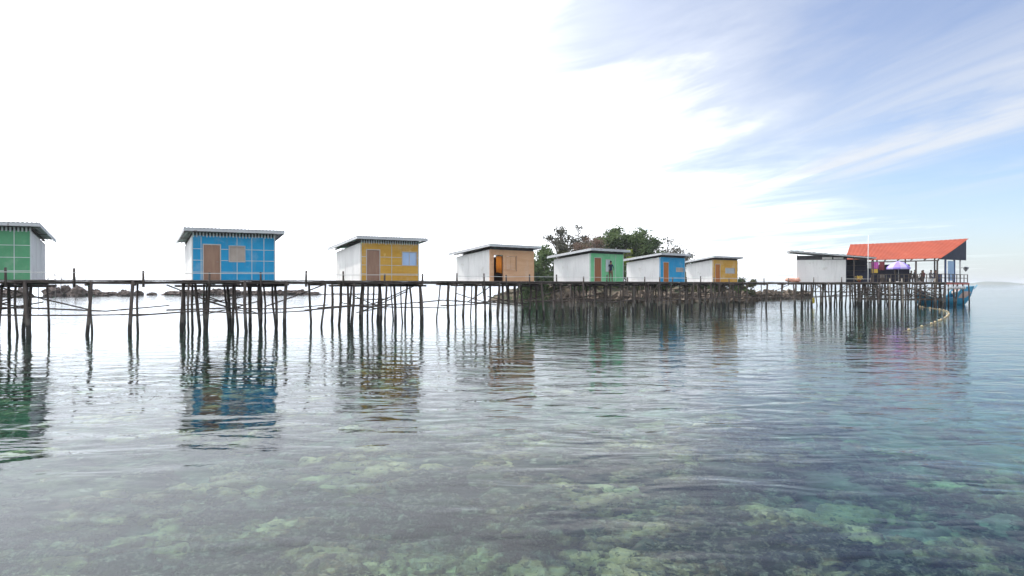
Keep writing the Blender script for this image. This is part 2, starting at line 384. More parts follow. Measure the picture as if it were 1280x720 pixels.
while made < 2600:
    y = 5.6 + 19*cr.random()**1.5; x = cr.uniform(-0.80,0.80)*y
    d = float(fbm(np.array([x*0.40+40.0]), np.array([y*0.40+9.0]), 17, 3)[0])
    if cr.random() > (d-0.28)/0.18 and cr.random() > 0.08: continue
    if x-0.40*y > 0.2 and cr.random() < 0.35: continue
    r = cr.uniform(0.08,0.22)*(1.6 if cr.random() < 0.12 else 1)
    z = float(bed_h(np.array([x]), np.array([y]))[0])
    z = min(z, -0.42-r*2.0)
    lumpy(cm, (x,y,z+r*0.3), (r*cr.uniform(0.85,1.5), r*cr.uniform(0.85,1.3), r*cr.uniform(0.7,1.3)), 0.95, made*1.37, 3 if y < 8.5 and r > 0.1 else 2, 0.75, 2.2); made += 1
tag(cm.build('coral', mat_coral(), smooth=True), 'dark and pale coral growth covering the shallow sea bed', 'coral', kind='stuff')

# ------------------------------------------------------------------ huts
def corrugated(mb, x0, x1, y0, y1, zf, zb, pitch=0.18, amp=0.018, th=0.012):
    n = int((x1-x0)/pitch*4); top, bot = [], []
    for j, (y, z) in enumerate(((y0,zf),((y0+y1)/2,(zf+zb)/2-0.01),(y1,zb))):
        for i in range(n+1):
            x = x0+(x1-x0)*i/n; w = amp*math.sin(2*math.pi*i/4)
            top.append((x,y,z+w+th)); bot.append((x,y,z+w))
    k = n+1; V = top+bot; o = len(top); Fc = []
    for j in range(2):
        for i in range(n):
            a = j*k+i; Fc.append((a,a+1,a+k+1,a+k)); Fc.append((o+a,o+a+k,o+a+k+1,o+a+1))
    for i in range(n):
        Fc.append((i,o+i,o+i+1,i+1)); a = 2*k+i; Fc.append((a,a+1,o+a+1,o+a))
    for j in range(2):
        a = j*k; Fc.append((a,a+k,o+a+k,o+a)); a = j*k+n; Fc.append((a,o+a,o+a+k,a+k))
    mb.add(V, Fc)

def stilt_parts(root, pts, z1, rmin=0.055, rmax=0.10, z0=-4.2, m='stilt', rr=rnd, wob=0.085, lean=0.25):
    for (x, y) in pts:
        P, Rd = crooked(x, y, z0, z1, rr.uniform(rmin, rmax), wob, lean, rr=rr)
        b = MB(); b.tube(P, Rd, 7); b.build('stilt', M[m], root, smooth=True)

def make_hut(label, flx, fly, deg, W, D, paint, door, win, vb, hb, seed, door_mat='door', pane='pane_tan', open_door=False, teeth=True, front_label=None):
    rr = random.Random(seed); th = R(deg)
    c, s = math.cos(th), math.sin(th)
    root = empty('stilt_hut', (flx+c*W/2-s*D/2, fly+s*W/2+c*D/2, DECK), th, label=label, cat='hut', group='painted huts along the pier')
    ox, oy = -W/2, -D/2       # local front-left corner
    H, HB = 2.30, 1.86; T = 0.07
    def hz(y): return H+(HB-H)*(y-oy)/D
    # coloured front wall, with real openings
    fw = MB(); x0, x1 = ox, ox+W
    d0, d1, dh = ox+door[0]*W, ox+door[1]*W, door[2]
    ops = [(d0, d1, 0.0, dh)]
    if win: ops.append((ox+win[0]*W, ox+win[1]*W, win[2], win[3]))
    xs = x0
    for (a, b, za, zb) in sorted(ops):
        fw.box((xs,oy,0),(a,oy+T,H))
        if za > 0: fw.box((a,oy,0),(b,oy+T,za))
        fw.box((a,oy,zb),(b,oy+T,H)); xs = b
    fw.box((xs,oy,0),(x1,oy+T,H))
    f = fw.build('front_wall', M[paint], root)
    if front_label: f['label'] = front_label
    # white side and back walls
    sw = MB()
    for xa in (x0, x1-T):
        y0, y1 = oy+T+0.002, oy+D
        sw.hexa([(xa,y0,0),(xa+T,y0,0),(xa+T,y1,0),(xa,y1,0),(xa,y0,hz(y0)),(xa+T,y0,hz(y0)),(xa+T,y1,hz(y1)),(xa,y1,hz(y1))])
    sw.box((x0+T+.002,oy+D-T,0),(x1-T-.002,oy+D-0.002,HB))
    sw.build('side_wall', M['white'], root)
    for xa, e in ((x0-0.012, 0.012), (x1, 0.012)):
        for k in (1.22, 2.44):
            sj = MB(); sj.box((xa,oy+k-0.02,0.03),(xa+e,oy+k+0.02,hz(oy+k)-0.02)); sj.build('side_batten', M['white'], root)
    # cover strips on the front
    st = MB(); w = 0.016
    def clear(a, b, z): return all(not (b > p-0.03 and a < q+0.03 and r-0.03 < z < t+0.03) for p, q, r, t in ops)
    for fx in vb:
        xv = ox+fx*W; z = 0.02
        segs = [(0.02, H-0.05)]
        for p, q, r, t in ops:
            if p-0.06 < xv < q+0.06:
                segs = [x for a, b in segs for x in ((a, min(b, r-0.06)), (max(a, t+0.06), b)) if x[1]-x[0] > 0.05]
        for a, b in segs: st.box((xv-w,oy-0.014,a),(xv+w,oy-0.001,b))
    for zb in hb:
        cuts = sorted([(p-0.06, q+0.06) for p, q, r, t in ops if r-0.03 < zb < t+0.03])
        xs = x0+0.02
        for p, q in cuts+[(x1-0.02, None)]:
            if p-xs > 0.05: st.box((xs,oy-0.010,zb-w*0.9),(p,oy-0.0015,zb+w*0.9))
            if q is not None: xs = q
    if st.v: st.build('cover_strip', M['strip'], root)
    # corner boards
    for xa in (x0-0.014, x1-0.046):
        cb = MB(); cb.box((xa,oy-0.018,0),(xa+0.06,oy-0.003,H)); cb.build('corner_board', M['strip' if paint != 'orange' else 'orange'], root)
    # door
    fr = MB(); e = 0.05
    fr.box((d0-e,oy-0.022,0),(d0,oy+T+0.01,dh+e)); fr.box((d1,oy-0.022,0),(d1+e,oy+T+0.01,dh+e)); fr.box((d0,oy-0.022,dh),(d1,oy+T+0.01,dh+e))
    fr.build('door_frame', M['frame' if paint != 'orange' else 'orange'], root)
    dm = MB()
    if open_door:
        a = R(100)
        for zz in ((0.02, dh-0.02),):
            p0 = Vector((d0+0.03, oy+T+0.02, 0)); dr = Vector((math.cos(a), math.sin(a), 0)); nn = Vector((-dr.y, dr.x, 0))*0.04
            L = d1-d0-0.03; q = [p0, p0+dr*L, p0+dr*L+nn, p0+nn]
            dm.hexa([(v.x,v.y,zz[0]) for v in q]+[(v.x,v.y,zz[1]) for v in q])
        dd = dm.build('door', M[door_mat], root); dd['label'] = 'door swung open into the dark room'
        il = MB(); il.box((x0+T+.01,oy+T+.01,0.0),(x1-T-.01,oy+D-T-.01,0.02))
        il.box((x0+T+.01,oy+D-T-.04,0.02),(x1-T-.01,oy+D-T-.012,HB-0.02)); il.box((d1+0.75,oy+T+0.02,0.02),(d1+0.79,oy+D-T-.05,1.85))
        il.build('inner_wall', M['inside'], root)
        cu = MB(); n = 22; xa, xb = d0+0.42*(d1-d0), d1+0.03; V = []
        for i in range(n+1):
            t = i/n; xx = xa+(xb-xa)*t; yy = oy+T+0.10+0.035*math.sin(t*26)
            V.append((xx, yy, dh-0.08)); V.append((xx+0.04*math.sin(9*t), yy, 0.62+0.05*math.sin(5*t)))
            V.append((xx, yy+0.008, dh-0.08)); V.append((xx+0.04*math.sin(9*t), yy+0.008, 0.62+0.05*math.sin(5*t)))
        Fc = []
        for i in range(n):
            a = i*4; Fc += [(a,a+4,a+5,a+1),(a+2,a+3,a+7,a+6),(a,a+2,a+6,a+4),(a+1,a+5,a+7,a+3)]
        cu.add(V, Fc); cu.build('curtain', M['curtain'], root, smooth=True)
    else:
        dm.box((d0+0.004,oy+0.012,0.015),(d1-0.004,oy+0.052,dh-0.004))
        for za, zb in ((0.15,0.85),(1.0,dh-0.15)):
            dm.box((d0+0.10,oy+0.004,za),(d1-0.10,oy+0.013,zb))
        dd = dm.build('door', M[door_mat], root)
        hd = MB(); hx = d1-0.07
        hd.tube([(hx,oy+0.012,0.95),(hx,oy-0.03,0.95),(hx-0.10,oy-0.035,0.95)], 0.012, 6)
        hd.build('door_handle', M['metal'], dd)
    if win:
        a, b, za, zb = ops[1]; e = 0.045
        fm = MB()
        fm.box((a-e,oy-0.02,za-e),(b+e,oy+T+.01,za)); fm.box((a-e,oy-0.02,zb),(b+e,oy+T+.01,zb+e))
        fm.box((a-e,oy-0.02,za),(a,oy+T+.01,zb)); fm.box((b,oy-0.02,za),(b+e,oy+T+.01,zb))
        wf = fm.build('window', M['frame' if paint != 'orange' else 'orange'], root)
        pm = MB()
        if pane == 'orange':
            for k in range(2):
                g0 = a+(b-a)*k/2+0.012; pm.box((g0,oy+0.02,za+.01),(a+(b-a)*(k+1)/2-0.012,oy+0.05,zb-.01))
            pm.build('shutter', M['orange'], wf)
            bk = MB(); bk.box((b+0.047,oy-0.03,za-0.1),(b+0.10,oy-0.002,zb+0.06)); bk.build('shutter_bar', M['door'], wf)
        else:
            pm.box((a,oy+0.03,za),(b,oy+0.045,zb)); pm.build('pane' if 'tan' not in pane else 'shutter', M[pane], wf)
            mm = MB(); xm = (a+b)/2
            mm.box((xm-0.015,oy+0.012,za),(xm+0.015,oy+0.029,zb)); mm.build('sash_bar', M['frame'], wf)
    # dark band painted as the shade in the eave gap, and pale slats
    vt = MB(); vt.box((x0+0.01,oy+0.03,H+0.002),(x1-0.01,oy+0.06,H+0.19))
    vt.build('vent_shade_band', M['dark_gap'], root)
    if teeth:
        tm = MB(); n = int(W/0.155)
        for i in range(n):
            xx = x0+0.03+(W-0.1)*i/(n-1)
            tm.box((xx,oy-0.004,H-0.03-0.05*rr.random()),(xx+0.072,oy+0.028,H+0.18))
        tm.build('vent_slat', M['strip'], root)
    # rafters, fascia, roof
    yo0, yo1 = oy-0.42, oy+D+0.42; sl = (HB-H)/D
    def rz(y): return H+0.19+sl*(y-oy)
    rf = MB(); n = 6
    for i in range(n):
        xx = x0+0.1+(W-0.2)*i/(n-1)
        rf.beam((xx,yo0+0.04,rz(yo0)+0.045),(xx,yo1-0.04,rz(yo1)+0.045),0.06,0.085)
    for yy in (oy+0.03, oy+D/2, oy+D-0.05): rf.box((x0-0.36,yy-0.03,rz(yy)-0.03),(x1+0.36,yy+0.03,rz(yy)-0.002)) 
    rf.build('rafter', M['soffit'], root)
    xo0, xo1 = x0-0.42, x1+0.42
    rm = MB(); corrugated(rm, xo0, xo1, yo0-0.03, yo1, rz(yo0)+0.125, rz(yo1)+0.125)
    roof = rm.build('roof', M['zinc'], root)
    fa = MB(); fa.box((xo0,yo0-0.025,rz(yo0)-0.045),(xo1,yo0,rz(yo0)+0.105))
    for xa in (xo0, xo1-0.022):
        p = [(xa,yo0+.002,rz(yo0)-0.04),(xa+0.022,yo0+.002,rz(yo0)-0.04),(xa+0.022,yo1,rz(yo1)-0.04),(xa,yo1,rz(yo1)-0.04)]
        fa.hexa(p+[(a,b,z+0.14) for a,b,z in p])
    fa.build('fascia', M['fascia'], roof)
    # platform
    pf = MB(); n = int((D+0.5)/0.17)
    for i in range(n):
        yy = oy-0.22+(D+0.5)*i/n
        pf.box((x0-0.3+rr.uniform(-.06,.06),yy,-0.045),(x1+0.3+rr.uniform(-.06,.06),yy+0.155,-0.004))
    pf.build('platform', M['deck'], root)
    jm = MB()
    for xx in np.linspace(x0,x1,5): jm.tube([(xx,oy-0.3,-0.19),(xx+rr.uniform(-.05,.05),oy+D+0.35,-0.19)], 0.06, 6)
    for yy in np.linspace(oy-0.05,oy+D,3): jm.tube([(x0-0.5,yy,-0.31),(x1+0.5,yy,-0.31+rr.uniform(-.03,.03))], 0.065, 6)
    jm.build('joist', M['beam'], root)
    pts = []
    for i, xx in enumerate(np.linspace(x0+0.05,x1-0.05,5)):
        for yy in (oy+0.0, oy+D*0.5, oy+D):
            if rr.random() < 0.92: pts.append((xx+rr.uniform(-.28,.28), yy+rr.uniform(-.25,.25)))
    stilt_parts(root, pts, -DECK+DECK-0.2, 0.05, 0.10, -DECK-4.0, rr=rr)
    for k in range(5):
        b = MB(); za, zb = -rr.uniform(0.6,2.0), -rr.uniform(0.6,2.0); yy = oy+D*rr.choice((0,0.5,1.0))+0.1
        pa, pb = (x0+rr.uniform(-.4,1.2), yy, za), (x1-rr.uniform(-.4,1.2), yy+rr.uniform(-.2,.2), zb)
        b.tube([pa, ((pa[0]+pb[0])/2,(pa[1]+pb[1])/2,(za+zb)/2-0.05), pb], 0.036, 6); b.build('brace', M['stilt'], root, smooth=True)
    return root

def front(px, Z): return ((px-640)/F*Z, Z)
g1 = (-22.7-4.2*math.cos(R(24)), 34-4.2*math.sin(R(24)))
make_hut('deep green hut with white right wall at the left end of the pier', g1[0], g1[1], 24, 4.2, 3.6, 'green', (0.12,0.31,1.86), (0.42,0.60,1.0,1.8), (0.1,0.36,0.66,0.84), (0.42,1.05,1.62), 1)
x, y = front(240, 37.0)
make_hut('blue hut with pale grid strips, brown door and square tan shutter', x, y, 30, 4.14, 3.6, 'blue', (0.135,0.325,1.83), (0.44,0.62,1.0,1.78), (0.105,0.53,0.71,0.86), (0.42,1.03,1.62), 2)
x, y = front(451, 43.3)
make_hut('ochre yellow hut with pale blue window and white left wall, nearer of two', x, y, 35, 3.9, 3.95, 'yellow', (0.10,0.31,1.86), (0.71,0.955,0.98,1.78), (0.52,), (0.42,0.95,1.45), 3, pane='pane_blue')
x, y = front(612.5, 52)
make_hut('pale orange wooden hut with open doorway and an orange curtain inside', x, y, 43, 4.45, 3.9, 'orange', (0.08,0.285,1.92), (0.36,0.57,0.85,1.85), (), (), 4, pane='orange', open_door=True, teeth=False)
x, y = front(738, 58.3)
make_hut('mint green hut with reddish door and white left wall, person before it', x, y, 45, 4.45, 3.95, 'mint', (0.12,0.31,1.93), (0.46,0.60,0.85,1.8), (0.75,), (), 5, door_mat='door_red', pane='pane_white', teeth=False)
x, y = front(825, 67)
make_hut('blue hut with orange door and small high slot window, farther of two', x, y, 45, 4.3, 3.8, 'blue', (0.14,0.33,1.82), (0.64,0.93,1.0,1.33), (), (0.42,), 6, door_mat='door_orange', pane='pane_tan', teeth=False)
x, y = front(891, 74)
make_hut('ochre yellow hut with wide grey window at far end of the hut row', x, y, 40, 4.5, 3.3, 'yellow', (0.10,0.28,1.84), (0.50,0.88,0.95,1.45), (), (0.42,), 8, door_mat='door_orange', pane='pane_grey', teeth=False)

# ------------------------------------------------------------------ the pier
path = [(-33,28.3),(-26.1,31.5),(-22.3,33.2),(-15.95,36.2),(-12.3,38.3),(-8.6,42.5),(-5.3,44.9),(-0.8,51.3),(2.4,54.5),(6.95,57.5),(10.1,60.6),
        (14.4,66.2),(17.5,69.3),(21.2,73.2),(24.6,75.2),(29.5,76.2),(33.5,75.2),(38.2,74.0),(45.0,75.0)]
def chaikin(P, k=2):
    for _ in range(k):
        Q = [P[0]]
        for a, b in zip(P, P[1:]):
            Q += [(a[0]*.75+b[0]*.25, a[1]*.75+b[1]*.25), (a[0]*.25+b[0]*.75, a[1]*.25+b[1]*.75)]
        P = Q+[P[-1]]
    return P
path = chaikin(path)
pv = [Vector((a,b,0)) for a,b in path]
seg = [0]
for a, b in zip(pv, pv[1:]): seg.append(seg[-1]+(b-a).length)
LEN = seg[-1]
def at(s):
    s = min(max(s,0),LEN-1e-4); i = max(j for j in range(len(seg)-1) if seg[j] <= s)
    d = (pv[i+1]-pv[i]).normalized(); return pv[i]+d*(s-seg[i]), d, Vector((-d.y,d.x,0))
pr = random.Random(5)
pier = empty('wooden_pier', (at(LEN/2)[0].x, at(LEN/2)[0].y, 0), 0, label='long grey plank pier on crooked dark poles linking all the huts', cat='pier')
off = -Vector(pier.location)
dk = MB(); s = 0
while s < LEN:
    p, d, n = at(s); w0, w1 = 0.62+pr.uniform(-.07,.07), 0.62+pr.uniform(-.03,.03); z = DECK-0.002+pr.uniform(-0.006,0.006)
    a = p-n*w0+off; b = p+n*w1+off
    q = [a-d*0.068, a+d*0.068, b+d*0.068, b-d*0.068]
    dk.hexa([(v.x,v.y,z-0.045) for v in q]+[(v.x,v.y,z) for v in q]); s += 0.15
dk.build('deck', M['deck'], pier)
bmr = MB()
for e in (-0.5, 0.0, 0.5):
    P = []; s = 0
    while s <= LEN:
        p, d, n = at(s); q = p+n*e+off; P.append((q.x,q.y,DECK-0.13+0.03*math.sin(s*0.9+e*7))); s += 2.0
    bmr.tube(P, 0.062, 6)
bmr.build('stringer', M['beam'], pier, smooth=True)
s = 0.4; k = 0
stations = []
while s < LEN:
    stations.append(s); s += pr.uniform(1.75,2.75)
stations = stations[:46]
if stations[-1] < LEN-3:
    stations = [0.4+(LEN-0.8)*i/45+pr.uniform(-.4,.4) for i in range(46)]
for i, s in enumerate(stations):
    p, d, n = at(s)
    for e in (-0.52, 0.52):
        q = p+n*(e+pr.uniform(-.12,.12))+d*pr.uniform(-.35,.35)+off
        P, Rd = crooked(q.x, q.y, -4.2, DECK-0.06, pr.uniform(0.05,0.105), 0.11, 0.28, rr=pr)
        b = MB(); b.tube(P, Rd, 7); b.build('stilt', M['stilt'], pier, smooth=True)
    b = MB(); a, c = p-n*0.85+off, p+n*0.85+off
    b.tube([(a.x,a.y,DECK-0.24),(c.x,c.y,DECK-0.24)], 0.055, 6); b.build('cross_beam', M['beam'], pier, smooth=True)
# lashed horizontal poles at mid height and some slanting ones
for e, z in ((0.45,1.2),(-0.45,1.0)):
    s = pr.uniform(0,3)
    while s < LEN-5:
        L = pr.uniform(6,10); P = []
        for t in (0,0.33,0.66,1):
            p, d, n = at(s+L*t); q = p+n*(e+pr.uniform(-.08,.08))+off; P.append((q.x,q.y,z+pr.uniform(-.16,.16)))
        b = MB(); b.tube(P, [0.045,0.04,0.036,0.03], 6); b.build('brace', M['stilt'], pier, smooth=True); s += L*pr.uniform(0.85,1.0)
s = 3
while s < LEN-5:
    p, d, n = at(s); p2, d2, n2 = at(s+pr.uniform(2.5,4.5)); e = pr.choice((-0.4,0.4,0.5))
    za, zb = pr.choice(((2.35,1.1),(1.2,2.35),(1.7,0.8)))
    a, c = p+n*e+off, p2+n2*e+off
    b = MB(); b.tube([(a.x,a.y,za),((a.x+c.x)/2,(a.y+c.y)/2,(za+zb)/2-0.04),(c.x,c.y,zb)], 0.034, 6); b.build('brace', M['stilt'], pier, smooth=True); s += pr.uniform(4.5,8)
# railing posts on the seaward edge, and one pale rail
s = 1.0; RP = []
while s < LEN-7:
    p, d, n = at(s); q = p-n*0.60+off; h = pr.uniform(0.36,0.56)
    b = MB(); b.tube([(q.x,q.y,DECK-0.35),(q.x+pr.uniform(-.03,.03),q.y,DECK+h)], [0.06,0.052], 7); b.build('railing_post', M['stilt'], pier, smooth=True)
    RP.append((q.x,q.y-0.075,DECK+0.32+pr.uniform(-.02,.02))); s += pr.uniform(2.3,2.9)
b = MB(); b.tube(RP, 0.017, 6); b.build('handrail', M['pipe'], pier, smooth=True)

# ------------------------------------------------------------------ people
def person(name_label, loc, rz, pose, shirt, trousers, group=None, scale=1.0):
    J = {}
    if pose == 'stand':
        J = dict(pelvis=((0,0,0.93),0.13), waist=((0,0.0,1.08),0.115), chest=((0,-0.01,1.28),0.145), collar=((0,0.0,1.42),0.095), neck=((0,-0.01,1.50),0.052), head0=((0,-0.03,1.57),0.075), head1=((0,-0.025,1.66),0.088), head2=((0,-0.02,1.72),0.055))
        legs = lambda sx: [((sx*0.10,0,0.86),0.10),((sx*0.115,-0.02,0.48),0.066),((sx*0.12,0.02,0.09),0.042),((sx*0.135,-0.10,0.035),0.036),((sx*0.14,-0.17,0.025),0.026)]
        arms = {-1: [((-0.18,0,1.40),0.058),((-0.25,0.02,1.13),0.042),((-0.20,-0.16,0.98),0.030),((-0.15,-0.24,0.99),0.030)],
                1: [((0.18,0,1.40),0.058),((0.25,0.03,1.12),0.042),((0.27,-0.03,0.87),0.030),((0.27,-0.05,0.79),0.030)]}
    else:
        J = dict(pelvis=((0,0,0.52),0.14), waist=((0,-0.02,0.66),0.12), chest=((0,-0.06,0.86),0.145), collar=((0,-0.07,1.0),0.095), neck=((0,-0.10,1.08),0.052), head0=((0,-0.14,1.15),0.075), head1=((0,-0.14,1.24),0.088), head2=((0,-0.135,1.30),0.055))
        legs = lambda sx: [((sx*0.10,-0.08,0.51),0.095),((sx*0.14,-0.46,0.52),0.068),((sx*0.13,-0.46,0.10),0.043),((sx*0.14,-0.56,0.035),0.036),((sx*0.145,-0.63,0.025),0.026)]
        arms = {-1: [((-0.18,-0.07,0.98),0.058),((-0.25,-0.14,0.73),0.042),((-0.14,-0.40,0.66),0.030),((-0.11,-0.47,0.65),0.030)],
                1: [((0.18,-0.07,0.98),0.058),((0.25,-0.12,0.73),0.042),((0.15,-0.38,0.64),0.030),((0.12,-0.45,0.63),0.030)]}
    V, E, Rr, Z = [], [], [], []
    def add(p, r, z, par=None):
        V.append(Vector(p)); Rr.append(r); Z.append(z)
        if par is not None: E.append((par, len(V)-1))
        return len(V)-1
    i0 = add(*J['pelvis'], 1); i1 = add(*J['waist'], 0, i0); i2 = add(*J['chest'], 0, i1); i3 = add(*J['collar'], 0, i2)
    i4 = add(*J['neck'], 2, i3); i5 = add(*J['head0'], 2, i4); i6 = add(*J['head1'], 2, i5); i7 = add(*J['head2'], 2, i6)
    nose = Vector(J['head0'][0])+Vector((0,-0.085,0.03)); add(nose, 0.016, 2, i5)
    for sx in (-1,1):
        add(Vector(J['head0'][0])+Vector((sx*0.088,0.02,0.04)), 0.018, 2, i5)
        k = i0
        for q, (p, r) in enumerate(legs(sx)): k = add(p, r, 1 if q < 3 else 2, k)
        k = i3
        A = arms[sx]
        for q, (p, r) in enumerate(A): k = add(p, r, 0 if q < 2 else 2, k)
        h = Vector(A[-1][0]); dr = (h-Vector(A[-2][0])).normalized(); sd = dr.cross(Vector((0,0,1)))
        if sd.length < 0.3: sd = Vector((0,1,0))
        sd.normalize(); dn = dr.cross(sd)
        for fi in range(4):
            L = (0.065,0.08,0.075,0.058)[fi]; bse = h+dr*0.04+sd*(fi-1.5)*0.021
            a = add(bse, 0.0105, 2, k); b = add(bse+dr*L*0.6+dn*0.008, 0.009, 2, a); add(bse+dr*L*0.9+dn*0.03, 0.008, 2, b)
        a = add(h+sd*-0.035+dr*0.0, 0.011, 2, k); add(h+sd*-0.058+dr*0.045, 0.0095, 2, a)
    me = bpy.data.meshes.new('person_rig'); me.from_pydata([tuple(v) for v in V], E, []); me.update()
    o = bpy.data.objects.new('person_rig', me); COL.objects.link(o)
    md = o.modifiers.new('s', 'SKIN')
    for i, d in enumerate(me.skin_vertices[0].data): d.radius = (Rr[i], Rr[i]*0.86 if i < 4 else Rr[i]); d.use_root = (i == 0)
    o.modifiers.new('u', 'SUBSURF').levels = 1
    bpy.context.view_layer.update()
    ev = o.evaluated_get(bpy.context.evaluated_depsgraph_get()); nm = bpy.data.meshes.new_from_object(ev)
    bpy.data.objects.remove(o); nm.name = 'person'
    nm.materials.clear()
    for q in (shirt, trousers, 'skin'): nm.materials.append(M[q])
    segs = [(V[a], V[b], Z[b]) for a, b in E]
    for p in nm.polygons:
        c = p.center; best = None
        for a, b, z in segs:
            t = max(0, min(1, (c-a).dot(b-a)/max(1e-9,(b-a).length_squared))); dd = (c-(a+(b-a)*t)).length
            if best is None or dd < best[0]: best = (dd, z)
        p.material_index = best[1]; p.use_smooth = True
    po = bpy.data.objects.new('person', nm); COL.objects.link(po); po.location = loc; po.rotation_euler = (0,0,rz); po.scale = (scale,)*3
    tag(po, name_label, 'person', group)
    hm = MB(); hc = Vector(J['head1'][0])
    lumpy(hm, (hc.x,hc.y+0.022,hc.z+0.035), (0.088,0.096,0.075), 1.0, 3, 3, 0.08, 3.0); hm.build('hair', M['hair'], po, smooth=True)
    em = MB(); h0 = Vector(J['head0'][0])
    for sx in (-1,1): lumpy(em, (h0.x+sx*0.030,h0.y-0.074,h0.z+0.055), (0.012,0.008,0.008), 1.0, 1, 1, 0.0)
    em.build('eyes', M['hair'], po)
    mo = MB(); mo.box((h0.x-0.024,h0.y-0.078,h0.z-0.026),(h0.x+0.024,h0.y-0.066,h0.z-0.017)); mo.build('mouth', M['maroon'], po)
    return po
px, py = front(763.5, 60.0)
person('person in dark shirt and brown trousers standing before the mint green hut', (px,py,DECK), R(150), 'stand', 'shirt_navy', 'trousers_brown', scale=0.98)

# ------------------------------------------------------------------ kiosk beside the pavilion
kx, ky, kth = 30.66, 77.5, math.atan2(-2.0, 7.24)
kr = random.Random(31); KW, KD, KS = 7.5, 3.2, 4.85
kc, ks = math.cos(kth), math.sin(kth)
kiosk = empty('kiosk', (kx+kc*KW/2-ks*KD/2, ky+ks*KW/2+kc*KD/2, DECK), kth, label='white walled kiosk with dark flat roof and open shady stall beside pavilion', cat='kiosk')
ox, oy = -KW/2, -KD/2
def kroof(x): return 3.30-0.095*(x-ox)
w = MB(); w.box((ox,oy,0),(ox+KS,oy+0.08,2.38)); w.box((ox,oy+0.082,0),(ox+0.08,oy+KD,2.38)); w.box((ox+0.082,oy+KD-0.08,0),(ox+KS,oy+KD,2.38))
w.build('wall', M['white'], kiosk)
w = MB()
for i in range(1,4): w.box((ox+KS*i/4-0.02,oy-0.012,0.02),(ox+KS*i/4+0.02,oy-0.001,2.36))
w.build('cover_strip', M['white'], kiosk)
w = MB()
w.box((ox,oy+0.10,2.384),(ox+KS,oy+0.14,2.84)); w.box((ox+KS-0.06,oy,2.384),(ox+KS,oy+0.09,2.80)); w.box((ox,oy,2.384),(ox+0.06,oy+0.09,2.95))
w.box((ox+KS*0.48,oy,2.384),(ox+KS*0.48+0.06,oy+0.09,2.85))
w.build('upper_band', M['dark_gap'], kiosk)  # dark band in place of the shaded gap above the wall
w = MB(); w.box((ox+KS*0.52,oy+0.02,2.42),(ox+KS*0.72,oy+0.05,2.68)); w.box((ox+KS*0.75,oy+0.02,2.44),(ox+KS*0.95,oy+0.05,2.66)); w.build('upper_panel', M['pale_cloth'], kiosk)
w = MB(); w.box((ox+KS+.002,oy,0),(ox+KS+0.10,oy+KD-0.09,2.7)); w.box((ox+KS+0.102,oy+KD-0.08,0),(ox+KW,oy+KD,2.5)); w.build('stall_wall', M['navy'], kiosk)
for xx in (ox+KS+0.75, ox+KW-0.06):
    w = MB(); w.box((xx,oy,0),(xx+0.10,oy+0.10,kroof(xx)-0.19)); w.build('post', M['beam'], kiosk)
w = MB(); w.box((ox+KS+0.9,oy+0.25,0.0),(ox+KW-0.15,oy+0.8,0.85)); w.box((ox+KS+0.85,oy+0.2,0.85),(ox+KW-0.1,oy+0.85,0.90)); w.build('counter', M['navy'], kiosk)
w = MB()
for k in range(3): w.box((ox+KS+0.3,oy+KD-0.42,0.7+0.55*k),(ox+KW-0.2,oy+KD-0.1,0.73+0.55*k))
w.build('shelf', M['beam'], kiosk)
w = MB(); X0, X1, Y0, Y1 = ox-0.7, ox+KW+0.15, oy-0.75, oy+KD+0.4
w.hexa([(X0,Y0,kroof(X0)-0.13),(X1,Y0,kroof(X1)-0.13),(X1,Y1,kroof(X1)-0.13),(X0,Y1,kroof(X0)-0.13),(X0,Y0,kroof(X0)-0.02),(X1,Y0,kroof(X1)-0.02),(X1,Y1,kroof(X1)-0.02),(X0,Y1,kroof(X0)-0.02)])
kro = w.build('roof', M['fascia'], kiosk)
w = MB(); n = 60; V = []
for j, yy in enumerate((Y0-0.06, Y1+0.05)):
    for i in range(n+1):
        xx = X0-0.06+(X1-X0+0.12)*i/n; z = kroof(xx)+0.02*math.sin(i*math.pi/2); V.append((xx,yy,z+0.012))
w.add(V, [(i,i+1,n+2+i,n+1+i) for i in range(n)]); w.build('roof_sheet', M['fascia'], kro)
w = MB()
for i in range(20): w.box((ox-0.2,oy-0.25+0.19*i,-0.05),(ox+KW+0.1,oy-0.25+0.19*i+0.175,-0.006))
w.build('platform', M['deck'], kiosk)
w = MB()
for yy in (oy-0.1, oy+KD/2, oy+KD): w.tube([(ox-0.5,yy,-0.2),(ox+KW+0.2,yy,-0.2)], 0.08, 6)
for yy in (oy-0.15,): w.tube([(ox-0.3,yy,-1.0),(ox+KW+0.2,yy,-1.05)], 0.05, 6)
w.build('joist', M['beam'], kiosk)
pts = [(ox+0.1+KW*i/11+kr.uniform(-.2,.2), oy+yy+kr.uniform(-.2,.2)) for i in range(12) for yy in (-0.1,1.5,3.1)]
stilt_parts(kiosk, pts, -0.12, 0.06, 0.10, -DECK-4.0, rr=kr)
for k in range(9):
    b = MB(); xa = ox+kr.uniform(0,KW-1.2); b.tube([(xa,oy-0.2,-0.25 if k % 2 else -1.1),(xa+kr.uniform(0.7,1.3),oy-0.2,-1.1 if k % 2 else -0.25)], 0.035, 6)
    b.build('brace', M['pale_stilt' if k % 3 == 0 else 'stilt'], kiosk, smooth=True)
def kw(x, y, z): return (kiosk.location.x+kc*x-ks*y, kiosk.location.y+ks*x+kc*y, DECK+z)
